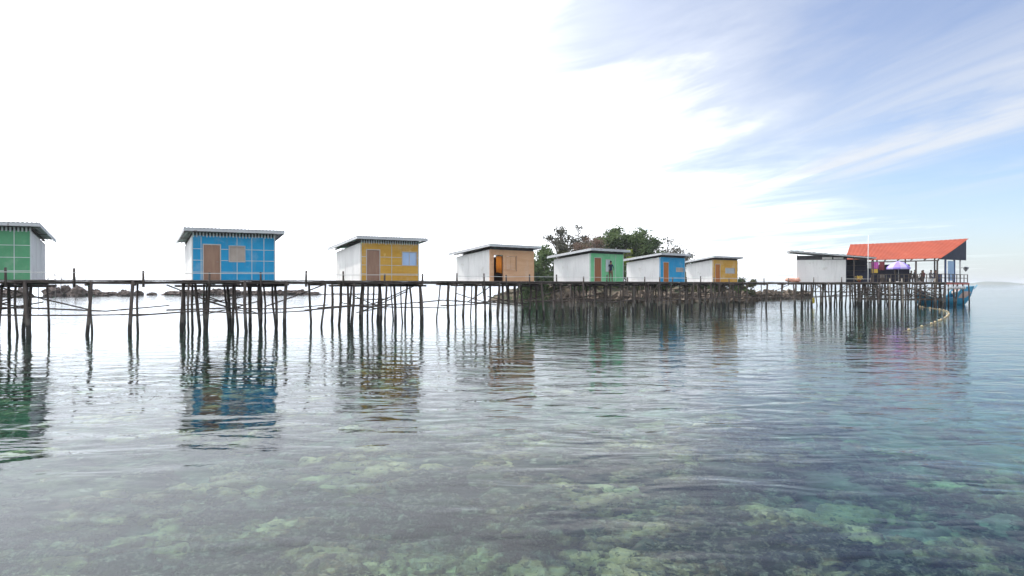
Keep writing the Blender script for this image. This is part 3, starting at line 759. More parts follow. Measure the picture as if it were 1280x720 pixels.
# small things about the kiosk
fp = empty('flower_pot', kw(ox+KS+1.25, oy-0.25, 0), 0, label='pot of yellow flowers on the deck before the dark stall', cat='flower pot')
b = MB(); b.lathe([(0.13,0),(0.19,0.28),(0.20,0.30),(0.17,0.30)], 12); b.build('pot', M['maroon'], fp, smooth=True)
b = MB(); fr_ = random.Random(3)
for i in range(160):
    p = Vector((fr_.gauss(0,.16), fr_.gauss(0,.14), 0.42+fr_.gauss(0,.11))); a = Vector((fr_.uniform(-1,1),fr_.uniform(-1,1),fr_.uniform(-1,1))).normalized()*0.05; c = a.orthogonal().normalized()*0.04
    b.add([p-a-c,p+a-c,p+a+c,p-a+c], [(0,1,2,3)])
b.build('blooms', M['yellow_cloth'], fp)
b = MB()
for k in range(6): b.tube([(0,0,0.28),(fr_.gauss(0,.1),fr_.gauss(0,.1),0.45)], 0.012, 5)
b.build('stems', M['leaf_mid'], fp)
tb = MB(); 
for i in range(3): lumpy(tb, (-0.42+0.42*i, 0.05*(i % 2), 0.22), (0.36,0.30,0.26), 0.95, 5+i, 3, 0.35, 1.4)
o = tb.build('tarpaulin_bundle', M['salmon'], smooth=True); o.location = (30.0, 76.9, DECK)
tag(o, 'crumpled salmon pink tarpaulin bundle on deck beside the white kiosk', 'tarpaulin')
yc = empty('jerrycan', kw(ox+1.55, oy-0.62, -2.25), 0, label='yellow plastic jerrycan hung under the white kiosk', cat='jerrycan')
b = MB(); b.lathe([(0.10,0),(0.17,0.04),(0.18,0.5),(0.13,0.6),(0.05,0.64)], 10); b.build('can', M['yellow_can'], yc, smooth=True)
b = MB(); b.tube([(0,0,0.62),(0.02,0.2,1.3),(0,0.42,2.05)], 0.012, 5); b.build('cord', M['rope'], yc)
mast = MB(); mx_, my_ = front(1085, 74.6); mast.tube([(0,0,-0.3),(0.0,0,2.2),(0.03,0,4.85)], [0.05,0.045,0.03], 8)
o = mast.build('flag_pole', M['float_white'], smooth=True); o.location = (mx_, my_, DECK); tag(o, 'thin white pole standing in front of the red roof', 'pole')

# ------------------------------------------------------------------ pavilion
EL, ER = Vector((38.3,83,5.07)), Vector((45.86,77,5.14)); RL, RR_ = Vector((41.8,89,7.25)), Vector((52.6,83,7.6))
pav = empty('pavilion', (45.5,82,DECK), 0, label='open sided pavilion with red sloping roof at the end of the pier', cat='pavilion')
PO = Vector(pav.location)
def L(p): return Vector(p)-PO
rm = MB(); n, mrow = 104, 4; V = []
for side in (0.05, 0.0):
    for j in range(mrow+1):
        for i in range(n+1):
            t, q = i/n, j/mrow
            a = EL.lerp(ER,t); c = RL.lerp(RR_,t); p = a.lerp(c,q)
            sag = -0.07*math.sin(math.pi*t*1.0)*q - 0.06*math.sin(math.pi*q)
            p = p+Vector((0,0,side+sag+0.014*math.sin(i*math.pi/2))); V.append(L(p))
k = n+1; o_ = k*(mrow+1); Fc = []
for j in range(mrow):
    for i in range(n):
        a = j*k+i; Fc += [(a,a+1,a+k+1,a+k), (o_+a,o_+a+k,o_+a+k+1,o_+a+1)]
for i in range(n):
    Fc.append((i,o_+i,o_+i+1,i+1)); a = mrow*k+i; Fc.append((a,a+1,o_+a+1,o_+a))
for j in range(mrow):
    a = j*k; Fc.append((a,a+k,o_+a+k,o_+a)); a += n; Fc.append((a,o_+a,o_+a+k,a+k))
rm.add(V, Fc); proof = rm.build('roof', M['red_roof'], pav)
g_ = MB(); a, c = ER+Vector((-0.25,0.0,-0.10)), RR_+Vector((-0.25,0,-0.10)); low = Vector((c.x,c.y,5.12)); nn = Vector((-0.05,0.055,0))
g_.add([L(q) for q in (a,low,c, a+nn,low+nn,c+nn)], [(0,1,2),(5,4,3),(0,3,4,1),(1,4,5,2),(2,5,3,0)])
g_.build('gable_panel', M['navy'], pav)
rb = MB()
for t in np.linspace(0.03,0.97,8): rb.beam(L(EL.lerp(ER,t)+Vector((0,0,-0.14))), L(RL.lerp(RR_,t)+Vector((0,0,-0.26-0.1*math.sin(math.pi*t)))), 0.07, 0.12)
rb.beam(L(EL+Vector((.1,.15,-0.22))), L(ER+Vector((-.1,.15,-0.22))), 0.08, 0.12); 
rb.build('rafter', M['beam'], pav)
# floor
A, B, C, Dp = Vector((38.3,80.4,DECK)), Vector((45.6,75.8,DECK)), Vector((52.2,82.4,DECK)), Vector((42.6,87.8,DECK))
fl = MB(); n = 46
for i in range(n):
    t0, t1 = i/n, (i+0.93)/n
    q = [A.lerp(Dp,t0), B.lerp(C,t0), B.lerp(C,t1), A.lerp(Dp,t1)]
    fl.hexa([L(v+Vector((0,0,-0.05))) for v in q]+[L(v) for v in q])
fl.build('floor', M['deck'], pav)
jb = MB()
for t in (0.02,0.35,0.68,0.98): jb.beam(L(A.lerp(Dp,t)+Vector((0,0,-0.14))), L(B.lerp(C,t)+Vector((0,0,-0.14))), 0.12, 0.16)
jb.build('joist', M['beam'], pav)
eb = MB(); P = [B.lerp(C,0.02)+Vector((0.08,-0.08,-0.16)), C+Vector((0.08,-0.08,-0.16))]; eb.beam(L(P[0]), L(P[1]), 0.05, 0.20)
eb.build('edge_board', M['red_edge'], pav)
def post(p, top, m='beam', w=0.13):
    b = MB(); p = L(p); b.beam(p, Vector((p.x,p.y,top-DECK)), w, w, Vector((0,1,0))); return b.build('post', M[m], pav)
for t in (0.04,0.30,0.55,0.76,0.97):
    p = EL.lerp(ER,t); post((p.x+0.1,p.y+0.25,DECK), p.z-0.16)
for t, m in ((0.02,'beam'),(0.25,'beam'),(0.5,'beam'),(0.75,'beam'),(0.96,'float_white')):
    p = RL.lerp(RR_,t); p2 = p.lerp(EL.lerp(ER,t),0.14); post((p2.x,p2.y-0.05,DECK), p2.z+ (RL.z-EL.z)*0-0.30 - (0.14*0), m, 0.12)
for q in (0.3,0.62):
    p = ER.lerp(RR_,q); post((p.x-0.4,p.y+0.1,DECK), p.z-0.16, 'dark_blue', 0.15)
# railing
rl = MB()
P = [A+(B-A)*0.02, B, B.lerp(C,0.97)]
for a, c in zip(P, P[1:]):
    for z in (0.45,0.85): rl.beam(L(a+Vector((0,0,z))), L(c+Vector((0,0,z))), 0.05, 0.06)
    m_ = int((c-a).length/(0.42 if a is P[0] else 1.3))
    for i in range(m_+1):
        q = a.lerp(c, i/m_); rl.beam(L(q), L(q+Vector((0,0,0.9 if i % 3 == 0 else 0.84))), 0.07, 0.07, Vector((0,1,0)))
rl.build('railing', M['beam'], pav)
sr = random.Random(77); pts = []
for t in np.linspace(0.0,1.0,11):
    for q in (0.02,0.25,0.5,0.72,0.97):
        p = A.lerp(B,t).lerp(Dp.lerp(C,t),q)
        if p.y > 83.2 and p.x > 46.5: continue
        if sr.random() < 0.9: pts.append((p.x+sr.uniform(-.25,.25)-PO.x, p.y+sr.uniform(-.25,.25)-PO.y))
stilt_parts(pav, pts, -0.1, 0.06, 0.11, -DECK-4.0, rr=sr)
pts = [(front(1131,77)[0]-PO.x, 77.6-PO.y), (front(1109,79)[0]-PO.x, 78.4-PO.y), (front(1172,77)[0]-PO.x, 77.4-PO.y)]
stilt_parts(pav, pts, 0.4, 0.09, 0.11, -DECK-4.0, m='pale_stilt', rr=sr)
for zz in (-0.75,-1.35,-1.9):
    for q in (0.03, 0.5):
        a, c = A.lerp(Dp,q)+Vector((0.1,-0.15,zz)), A.lerp(B,0.96).lerp(Dp.lerp(C,0.80),q)+Vector((0,-0.15,zz+sr.uniform(-.1,.1)))
        b = MB(); b.tube([L(a), L(a.lerp(c,0.5)+Vector((0,0,-0.05))), L(c)], 0.06, 6); b.build('brace', M['stilt'], pav, smooth=True)
for k in range(30):
    t = sr.uniform(0,0.85); a = A.lerp(B,t)+Vector((0,-0.1,-sr.uniform(0.3,1.8))); c = A.lerp(B,min(1,t+sr.uniform(0.1,0.22)))+Vector((0,-0.1,-sr.uniform(0.3,1.8)))
    b = MB(); b.tube([L(a), L(c)], 0.045, 6); b.build('brace', M['pale_stilt' if k % 4 == 0 else 'stilt'], pav, smooth=True)
w = MB(); a, c = A.lerp(Dp,0.40), A.lerp(B,0.55).lerp(Dp.lerp(C,0.55),0.40); w.beam(L(a+Vector((0,0,1.0))), L(c+Vector((0,0,1.0))), 0.06, 2.0); w.build('shade_infill', M['navy'], pav)  # dark board added to stand in for the deep shade behind the parasol
# light blue sheet hung between the right-hand posts
cs = MB(); p0, p1 = ER.lerp(RR_,0.36)+Vector((-.35,0.05,0)), ER.lerp(RR_,0.58)+Vector((-.35,0.05,0)); V = []; n = 24
for sd in (0, 0.01):
    for z in (DECK+0.15, 3.8, 4.95):
        for i in range(n+1):
            t = i/n; p = p0.lerp(p1,t); w_ = 0.05*math.sin(t*30)*(1.2 if z < 4 else 0.6); V.append((p.x+w_*.7+sd, p.y-w_*.7-sd, z))
Fc = []
for j in range(2):
    for i in range(n):
        a = j*(n+1)+i; o_ = 3*(n+1); Fc += [(a,a+1,a+n+2,a+n+1),(o_+a,o_+a+n+1,o_+a+n+2,o_+a+1)]
cs.add(V, Fc); tag(cs.build('hanging_sheet', M['blue_cloth'], smooth=True), 'light blue sheet hanging at the right end of the red roofed pavilion', 'sheet')

# parasol
ux, uy = front(1123, 78.6)
um = empty('parasol', (ux,uy,DECK), 0, label='violet and white parasol under the red roof of the pavilion', cat='parasol')
b = MB(); b.tube([(0,0,0),(0,0,2.25)], 0.025, 8); b.lathe([(0.25,0),(0.25,0.06),(0.05,0.10)], 14); b.build('pole', M['float_white'], um, smooth=True)
for par in (0,1):
    b = MB(); n = 10
    for i in range(n):
        if i % 2 != par: continue
        a0, a1 = 2*math.pi*i/n, 2*math.pi*(i+1)/n; V = []
        prof = ((0.02,2.30),(0.55,2.12),(1.0,1.80),(1.18,1.58),(1.17,1.42))
        for dz in (0,-0.012):
            for r, z in prof:
                for a in (a0,(a0+a1)/2,a1): V.append((r*math.cos(a)*(0.97 if a == (a0+a1)/2 else 1), r*math.sin(a)*(0.97 if a == (a0+a1)/2 else 1), z+dz))
        Fc = []
        for j in range(4):
            for q in range(2):
                a = j*3+q; Fc += [(a,a+1,a+4,a+3),(15+a,15+a+3,15+a+4,15+a+1)]
        b.add(V, Fc)
    b.build('canopy', M['purple' if par == 0 or True and par == 0 else 'parasol_white'], um)
# stall table and goods beneath the parasol
tb = empty('stall_table', (ux+0.1,uy+0.55,DECK), R(-32), label='dark cloth covered stall table under the violet parasol', cat='table')
b = MB(); b.box((-1.1,-0.4,0.74),(1.1,0.4,0.79)); b.build('table_top', M['beam'], tb)
for sx in (-1,1):
    for sy in (-1,1):
        b = MB(); b.box((sx*1.0-0.035,sy*0.33-0.035,0),(sx*1.0+0.035,sy*0.33+0.035,0.738)); b.build('leg', M['beam'], tb)
b = MB(); V = []; n = 40
for z in (0.795,0.12):
    for i in range(n+1):
        t = i/n; V.append((-1.13+2.26*t, -0.43-(0.03*math.sin(t*50) if z < 0.5 else 0), z)); 
for i in range(n+1): V.append((-1.13+2.26*i/n, 0.42, 0.796))
b.add(V, [(i,i+1,n+2+i,n+1+i) for i in range(n)]+[(i,i+1,2*(n+1)+i+1,2*(n+1)+i) for i in range(n)]); b.build('cloth', M['navy'], tb)
# hung cloths on a line
def hung(name, lab, px, Y, ztop, w, h, m, cat):
    x, y = front(px, Y); b = MB(); n = 14; V = []
    for sd in (0,0.012):
        for j in range(4):
            for i in range(n+1):
                t = i/n; V.append(((t-0.5)*w*(1-0.06*j*math.sin(px)), sd+0.04*math.sin(t*17+px)*(0.3+0.3*j), -h*j/3-0.03*math.sin(t*3.1)*(j == 0)))
    Fc = []; o_ = 4*(n+1)
    for j in range(3):
        for i in range(n):
            a = j*(n+1)+i; Fc += [(a,a+1,a+n+2,a+n+1),(o_+a,o_+a+n+1,o_+a+n+2,o_+a+1)]
    b.add(V, Fc); o = b.build(name, M[m], smooth=True); o.location = (x,y,ztop); tag(o, lab, cat); return o
hung('hanging_cloth', 'magenta cloth hanging from the eave left of the violet parasol', 1094, 80.2, 4.85, 0.75, 0.75, 'magenta', 'cloth')
hung('hanging_cloth', 'yellow cloth hanging below the magenta cloth beside the kiosk stall', 1093.5, 80.0, 4.08, 0.65, 0.45, 'yellow_cloth', 'cloth')
hung('hanging_cloth', 'maroon cloth hanging between the magenta cloth and the parasol', 1102.5, 80.4, 4.9, 0.6, 0.95, 'maroon', 'cloth')
hung('hanging_cloth', 'small pale cloth hanging at the corner of the kiosk roof', 1086.5, 78.5, 4.75, 0.4, 0.65, 'pale_cloth', 'cloth')
b = MB(); c0, c1 = front(1084,78.8), front(1104,80.6); b.tube([(c0[0],c0[1],4.86),(front(1094,80.2)[0],80.2,4.83),(c1[0],c1[1],4.92)], 0.012, 5)
tag(b.build('clothes_line', M['rope']), 'thin line carrying the bright cloths beside the kiosk', 'rope')
# table, benches and people at the right of the pavilion
def bench(x, y, rz, lab):
    e = empty('bench', (x,y,DECK), rz, label=lab, cat='bench', group='benches inside the pavilion')
    b = MB(); b.box((-0.85,-0.17,0.40),(0.85,0.17,0.44)); b.build('seat', M['beam'], e)
    for sx in (-0.7,0.7):
        b = MB(); b.box((sx-0.03,-0.15,0),(sx+0.03,0.15,0.399)); b.build('leg', M['beam'], e)
ang = R(-32)
for px_, Y, lab, sh, tr_, rz in ((1142,79.0,'person in black shirt seated nearest the violet parasol','shirt_black','trousers_black',R(60)),
                             (1155,79.2,'person in maroon shirt seated at the pavilion rail','shirt_maroon','trousers_black',R(-75)),
                             (1162.5,78.6,'person in dark grey shirt seated at the middle of the pavilion rail','shirt_grey','trousers_blue',R(100)),
                             (1169,78.9,'person in navy shirt seated furthest from the violet parasol','shirt_navy','trousers_black',R(-20)),
                             (1138,82.6,'person in dark clothes seated behind the low dark table','shirt_black','trousers_blue',R(10)),
                             (1152.5,82.0,'person in brown trousers seated at the back of the pavilion','shirt_black','trousers_brown',R(-30))):
    x, y = front(px_, Y); person(lab, (x,y,DECK), rz, 'sit', sh, tr_, 'people sitting in the pavilion')
    e = empty('stool', (x,y+0.02,DECK), rz, label={1142:'dark stool under the person nearest the violet parasol',1155:'dark stool under the person in maroon',1162.5:'dark stool under the person in dark grey',1169:'dark stool under the person in navy',1138:'dark stool behind the low dark table',1152.5:'dark stool under the person in brown trousers'}[px_], cat='stool', group='stools in the pavilion')
    b = MB(); b.lathe([(0.16,0.37),(0.17,0.38),(0.17,0.41),(0.16,0.415)], 14); b.build('seat', M['beam'], e)
    for k in range(4):
        a = k*math.pi/2+0.7; b = MB(); b.tube([(0.17*math.cos(a),0.17*math.sin(a),0),(0.11*math.cos(a),0.11*math.sin(a),0.372)], 0.018, 6); b.build('leg', M['beam'], e)
tx, ty = front(1148.5, 79.3)
te = empty('dining_table', (tx,ty,DECK), ang, label='low dark table between the seated people in the pavilion', cat='table')
b = MB(); b.box((-0.4,-0.35,0.62),(0.4,0.35,0.66)); b.build('table_top', M['beam'], te)
for sx in (-1,1):
    for sy in (-1,1):
        b = MB(); b.box((sx*0.33-.03,sy*0.28-.03,0),(sx*0.33+.03,sy*0.28+.03,0.618)); b.build('leg', M['beam'], te)
# stacked crates and a drum in the shade behind the parasol
def crate(px_, Y, z, rz, lab, m):
    x, y = front(px_, Y); e = empty('crate', (x,y,DECK+z), rz, label=lab, cat='crate', group='crates in the pavilion shade')
    b = MB()
    for k in range(4):
        for sy in (-0.24,0.24): b.box((-0.34,sy-0.012,0.02+0.11*k),(0.34,sy+0.012,0.11+0.11*k))
        for sx in (-0.34,0.34): b.box((sx-0.012,-0.226,0.02+0.11*k),(sx+0.012,0.226,0.11+0.11*k))
    b.build('slats', M[m], e); b = MB(); b.box((-0.33,-0.225,0.0),(0.33,0.225,0.018)); b.build('base', M[m], e)
crate(1104, 80.6, 0.0, R(-30), 'dark crate at the bottom of the stack left of the parasol', 'beam')
crate(1104.4, 80.6, 0.46, R(-24), 'dark crate on top of the stack left of the parasol', 'soffit')
crate(1111, 80.2, 0.0, R(-36), 'single dark crate between the crate stack and the parasol pole', 'beam')
crate(1134, 79.9, 0.0, R(-28), 'lower dark crate of the pair right of the cloth covered table', 'navy')
crate(1134.3, 79.9, 0.46, R(-38), 'upper dark crate of the pair right of the cloth covered table', 'beam')
dx, dy = front(1174, 79.6); dr = empty('drum', (dx,dy,DECK), 0, label='dark blue drum standing right of the seated people in the pavilion', cat='drum')
b = MB(); b.lathe([(0.27,0),(0.29,0.02),(0.28,0.3),(0.295,0.31),(0.28,0.33),(0.28,0.6),(0.295,0.61),(0.28,0.63),(0.29,0.87),(0.26,0.89)], 16); b.build('barrel', M['dark_blue'], dr, smooth=True)
b = MB(); b.lathe([(0.05,0.892),(0.05,0.92),(0.02,0.925)], 10, (0.12,0,0)); b.build('cap', M['metal'], dr, smooth=True)
# white floats hung along the red edge board
for i in range(8):
    t = 0.03+0.094*i; p = B.lerp(C,t)+Vector((0.22,-0.22,-0.62))
    e = empty('fishing_float', p, 0, label='white float hung below the red edge board of the pavilion floor', cat='float', group='white floats under the pavilion edge')
    b = MB(); b.lathe([(0.02,-0.17),(0.11,-0.13),(0.15,0),(0.11,0.13),(0.02,0.17)], 10); b.build('buoy', M['float_white'], e, smooth=True)
    b = MB(); b.tube([(0,0,0.16),(-0.05,0.05,0.44)], 0.012, 5); b.build('cord', M['rope'], e)
# floodlight on the corner post
fp_ = RL.lerp(RR_,0.96).lerp(EL.lerp(ER,0.96),0.14)
fe = empty('floodlight', (fp_.x+0.16,fp_.y-0.16,4.15), R(-40), label='grey floodlight bracketed to the white corner post of the pavilion', cat='floodlight')
b = MB(); b.lathe([(0.10,-0.22),(0.17,-0.16),(0.30,0.18),(0.31,0.20),(0.26,0.20)], 14)
o = b.build('lamp_shade', M['metal'], fe, smooth=True); o.location = (0.35,0,0); o.rotation_euler = (0,R(125),0)
b = MB(); b.tube([(-0.12,0,0.1),(0.1,0,0.1),(0.32,0,0.0)], 0.025, 6); b.build('bracket', M['metal'], fe)

# ------------------------------------------------------------------ boat
boat = empty('wooden_boat', (50.45,84.5,0), R(-3), label='blue wooden boat with high raised bow moored under the pavilion', cat='boat')
n = 25; secs = []
for i in range(n):
    t = i/(n-1); x = -2.8+6.0*t; e = abs(2*t-1)
    top = 0.80+1.2*float(sstep(0.58,0.80,np.array(t)))+0.12*max(0,(t-0.75)/0.25)+1.0*max(0,(0.22-t)/0.22)**1.6
    bw = 0.92*(1-max(0,(t-0.6)/0.4)**2.4*0.93)*(1-0.45*max(0,(0.25-t)/0.25)**2)
    keel = -0.35+1.15*max(0,(t-0.78)/0.22)**2.0+0.5*max(0,(0.12-t)/0.12)**2
    xr = 0.45*max(0,(t-0.7)/0.3)**1.5
    secs.append((x, xr, top, max(bw,0.05), keel))
b = MB(); P = []
for x, xr, top, bw, keel in secs:
    row = []
    for q, (fw_, fz) in enumerate(((1,1),(0.95,0.62),(0.8,0.3),(0.42,0.06),(0,0),(-0.42,0.06),(-0.8,0.3),(-0.95,0.62),(-1,1))):
        row.append((x+xr*fz, bw*fw_, keel+(top-keel)*fz))
    P.append(row)
V = [v for r_ in P for v in r_]; k = 9; Fc = []
for i in range(n-1):
    for q in range(k-1): a = i*k+q; Fc.append((a,a+1,a+k+1,a+k))
inn = len(V)
for r_, (x, xr, top, bw, keel) in zip(P, secs):
    for v in r_: V.append((v[0]*0.99, v[1]*0.93, keel+0.06+(v[2]-keel)*0.97))
for i in range(n-1):
    for q in range(k-1): a = inn+i*k+q; Fc.append((a,a+k,a+k+1,a+1))
    Fc.append((i*k,(i+1)*k,inn+(i+1)*k,inn+i*k)); Fc.append((i*k+8,inn+i*k+8,inn+(i+1)*k+8,(i+1)*k+8))
Fc.append(tuple(range(k))); Fc.append(tuple((n-1)*k+q for q in range(k-1,-1,-1)))
b.add(V, Fc); b.build('hull', M['hull_blue'], boat, smooth=True)
for sgn in (0, 8):
    b = MB(); b.tube([(r_[sgn][0], r_[sgn][1]*1.02, r_[sgn][2]+0.01) for r_ in P], 0.05, 6); b.build('gunwale', M['hull_light'], boat, smooth=True)
b = MB()
for i in range(17, n-1):
    a, c = P[i], P[i+1]; z0, z1 = secs[i][2]-0.12, secs[i+1][2]-0.12
    b.add([(a[0][0],a[0][1]*.9,z0),(c[0][0],c[0][1]*.9,z1),(c[8][0],c[8][1]*.9,z1),(a[8][0],a[8][1]*.9,z0)], [(0,1,2,3)])
b.build('fore_deck', M['hull_deck'], boat)
b = MB(); V = []
for i in range(17, n-1):
    r_ = P[i]; hw = 0.17*math.sin(math.pi*min(1,max(0.02,(i-16.6)/(n-1.8-16.6))))
    for fz in (0.62+hw, 0.62, 0.62-hw):
        a_ = Vector(r_[0]).lerp(Vector(r_[1]), (1-fz)/0.38) if fz > 0.62 else Vector(r_[1]).lerp(Vector(r_[2]), (0.62-fz)/0.32)
        V.append(Vector((a_.x, -a_.y-0.02, a_.z)))
m_ = len(V); V += [v+Vector((0,0.012,0)) for v in V]; Fc = []
for i in range(m_//3-1):
    for q in range(2):
        a = 3*i+q; Fc += [(a,a+1,a+4,a+3),(m_+a,m_+a+3,m_+a+4,m_+a+1)]
b.add(V, Fc)
b.build('bow_panel', M['hull_deck'], boat)
b = MB()
for i in (5,9,13): 
    a = P[i]; b.box((a[0][0]-0.13,-secs[i][3]*0.9,0.55),(a[0][0]+0.13,secs[i][3]*0.9,0.60))
b.build('thwart', M['hull_deck'], boat)
b = MB(); b.tube([(P[-2][4][0]+0.72,0,secs[-2][2]-0.25),(P[-1][4][0]+0.82,0,secs[-1][2]+0.18)], 0.06, 7); b.build('stem_post', M['hull_light'], boat)
b = MB(); lumpy(b, (1.6,-0.1,1.35), (0.42,0.36,0.26), 1.0, 4, 3, 0.35, 1.5)
o = b.build('net_bundle', M['pale_cloth'], smooth=True); o.location = (50.45,84.5,0); tag(o, 'pale bundled net lying on the fore deck of the blue boat', 'net')

# floats on a line in front of the pavilion
fl_ = empty('float_line', (47,76,0), 0, label='curved line of small cream floats drifting before the pavilion', cat='float line')
px_path = [(1146,382.5),(1158,384.5),(1172,386.2),(1183,389),(1187,392),(1184,396),(1176,400.5),(1166,404.5),(1155,408),(1143,411.5),(1128,415)]
Q = []
for a, yy in px_path:
    Z = HC*F/(yy-355); Q.append((( a-640)/F*Z-47, Z-76, 0.02))
b = MB(); b.tube(Q, 0.012, 5); b.build('line', M['rope'], fl_)
for a, c in zip(Q, Q[1:]):
    dd = (Vector(c)-Vector(a)); m_ = max(1, int(dd.length/2.1))
    for i in range(m_):
        p = Vector(a)+dd*(i+pr.uniform(0.1,0.8))/m_
        b = MB(); b.lathe([(0.03,-0.06),(0.06,-0.05),(0.075,0),(0.06,0.05),(0.03,0.06)], 9); b.build('buoy', M['float_cream'], fl_, smooth=True, loc=(p.x,p.y,0.04))

# ------------------------------------------------------------------ rocks and island
def outcrop(lab, px0, px1, Z, top_px, seed, n=9, m='rock', group='rock outcrops beyond the pier'):
    rr = random.Random(seed); x0, x1 = (px0-640)/F*Z, (px1-640)/F*Z; H = HC+(355-top_px)/F*Z
    b = MB()
    for i in range(n):
        t = (i+0.5)/n; x = x0+(x1-x0)*t; h = H*(0.45+0.55*math.sin(math.pi*min(max(t*0.9+0.08,0),1))**0.8)*rr.uniform(0.7,1.05)
        w_ = (x1-x0)/n*rr.uniform(0.8,1.25)
        lumpy(b, (x-(x0+x1)/2, rr.uniform(-4,4), h*0.22), (w_, w_*rr.uniform(0.6,1.0), h*0.80), 1.0, seed*5+i, 4, 0.55, 1.9)
    o = b.build('rock_outcrop', M[m]); o.location = ((x0+x1)/2, Z, 0); tag(o, lab, 'rock', group); return o
outcrop('low dark rock outcrop behind the pier beside the deep green hut, longer one', 30, 120, 150, 358, 3, 11)
outcrop('dark rock outcrop at the left edge behind the deep green hut', -60, 30, 155, 362, 4, 8)
outcrop('small dark rock outcrop between the deep green and near blue huts', 129, 182, 152, 363, 5, 8)
outcrop('long low rock outcrop behind the stilts of the near blue hut', 212, 330, 158, 361.5, 6, 12)
outcrop('low rock outcrop between the near blue and near yellow huts', 325, 402, 165, 362.5, 7, 9)
outcrop('thin rock outcrop behind the stilts of the near yellow hut', 405, 470, 170, 366.5, 8, 8)
for i, (px_, Z, h) in enumerate(((48,150,4.9),(60,151,4.3),(69,149,4.7),(76,152,4.0),(94,150,3.7))):
    b = MB(); rr = random.Random(i+50); x = (px_-640)/F*Z
    b.tube([(0,0,-0.6),(rr.uniform(-.1,.1),0,(h-0.6)*0.55),(rr.uniform(-.25,.25),0,h-0.6)], [0.09,0.075,0.05], 6)
    for k in range(3): 
        z = (h-0.6)*rr.uniform(0.55,0.9); b.tube([(0.05,0,z),(rr.uniform(-.6,.6),rr.uniform(-.2,.2),z+rr.uniform(0.3,0.7))], [0.05,0.03], 5)
    o = b.build('bare_sapling', M['bark_pale']); o.location = (x,Z,0.6)
    tag(o, 'bare leafless sapling growing on the dark rock beside the green hut', 'sapling', 'bare saplings on the rock')

def isl_h(X, Y):
    e = 1.25 - np.sqrt(((X-18)/25.0)**2 + ((Y-118)/26.0)**2)
    e = e + 0.35*(fbm(X*0.12, Y*0.12, 5, 4)-0.47)*2
    return -2.2+3.9*sstep(0.0,0.8,e)+ 2.6*(fbm(X*0.5,Y*0.5,9,5)-0.47)*sstep(0.02,0.25,e)
isl = sheet('island', np.arange(-16,66,0.6), np.arange(82,156,0.6), isl_h, M['island']); tag(isl, kind='structure')
def ground(x, y): return float(isl_h(np.array([x]), np.array([y]))[0])
ir = random.Random(12)
shore_px = [(668,113),(690,104),(712,100),(735,97),(757,95),(779,93.5),(800,93),(822,92.5),(845,92.5),(868,93),(890,93.5),(910,96),(926,101),(946,112),(970,120),(992,126)]
spots = ['pale','darker','cracked','rounded']
for i, (px_, Z) in enumerate(shore_px):
    x = (px_-640)/F*Z; b = MB()
    for k in range(11):
        s_ = ir.uniform(0.35,0.95); lumpy(b, (ir.uniform(-1.9,1.9), ir.uniform(-0.9,0.9), s_*0.45), (s_*1.2, s_, s_), ir.uniform(0.7,1.1), i*17+k, 3, 0.75, 2.2)
    o = b.build('shore_rock', M['shore']); o.location = (x,Z,0.0)
    tag(o, 'brown shore boulders at the foot of the wooded island behind the pier', 'rock', 'boulders along the island shore')

def tree(name, lab, px_, Z, top_px, rad, dens, leafm, barkm='bark', seed=0, clumps=16, leaf=0.24, spread=1.0, flat=0.75, low=0.35, group='trees on the island', cat='tree'):
    rr = random.Random(seed); x = (px_-640)/F*Z; g0 = max(0.3, ground(x,Z)); H = HC+(355-top_px)/F*Z-g0
    root = empty(name, (x,Z,g0-0.2), 0, label=lab, cat=cat, group=group)
    cl = []
    for i in range(clumps):
        for _ in range(30):
            a = rr.uniform(0,6.283); r_ = rad*math.sqrt(rr.random()); u = rr.uniform(low,1.0)
            env = math.sin(math.pi*min(1,max(0,(u-low)/(1-low)*0.82+0.14)))**0.7
            if r_ <= rad*env: break
        cl.append(Vector((r_*math.cos(a), r_*math.sin(a), H*u-0.35)))
    tr = MB(); th = H*0.04+0.05; fork = H*min(0.5, low+0.08)
    tr.tube([(0,0,-0.8),(rr.uniform(-.2,.2),0,fork*0.55),(rr.uniform(-.3,.3),rr.uniform(-.3,.3),fork)], [th,th*0.8,th*0.65], 7)
    for c in cl:
        m_ = Vector((c.x*0.45+rr.uniform(-.3,.3), c.y*0.45, fork+(c.z-fork)*0.45))
        tr.tube([(0,0,fork*0.8), m_, c], [th*0.45, th*0.25, 0.02], 5)
        for k in range(3):
            tr.tube([m_.lerp(c,0.5), c+Vector((rr.gauss(0,.6),rr.gauss(0,.6),rr.gauss(0.2,.4)))*spread], [th*0.13,0.012], 4)
    tr.build('trunk', M[barkm], root)
    cw = MB()
    for c in cl:
        cr_ = rad*0.42*rr.uniform(0.75,1.3)*spread
        for k in range(int(dens*1.9*rr.uniform(0.6,1.3))):
            p = Vector((rr.gauss(0,1),rr.gauss(0,1),rr.gauss(0,1))); p = p.normalized()*min(1.22,abs(rr.gauss(0.62,0.30)))
            p = c+Vector((p.x*cr_,p.y*cr_,p.z*cr_*flat))
            a = Vector((rr.uniform(-1,1),rr.uniform(-1,1),rr.uniform(-.7,.7))).normalized(); b_ = a.orthogonal().normalized(); b_ = (b_*math.cos(k)+a.cross(b_)*math.sin(k))
            s1, s2 = leaf*rr.uniform(0.6,1.3), leaf*rr.uniform(0.35,0.7)
            cw.add([p-a*s1, p+b_*s2, p+a*s1, p-b_*s2], [(0,1,2,3)])
    cw.build('crown', M[leafm], root)
    return root
tree('island_tree', 'dark bushy tree standing just right of the pale orange hut', 672, 100, 292, 2.9, 210, 'leaf_dark', seed=1, clumps=18, low=0.10, flat=1.0)
tree('island_tree', 'low olive tree between the pale orange hut and the mint hut', 684, 106, 318, 2.2, 130, 'leaf_mid', seed=2, clumps=11, low=0.15)
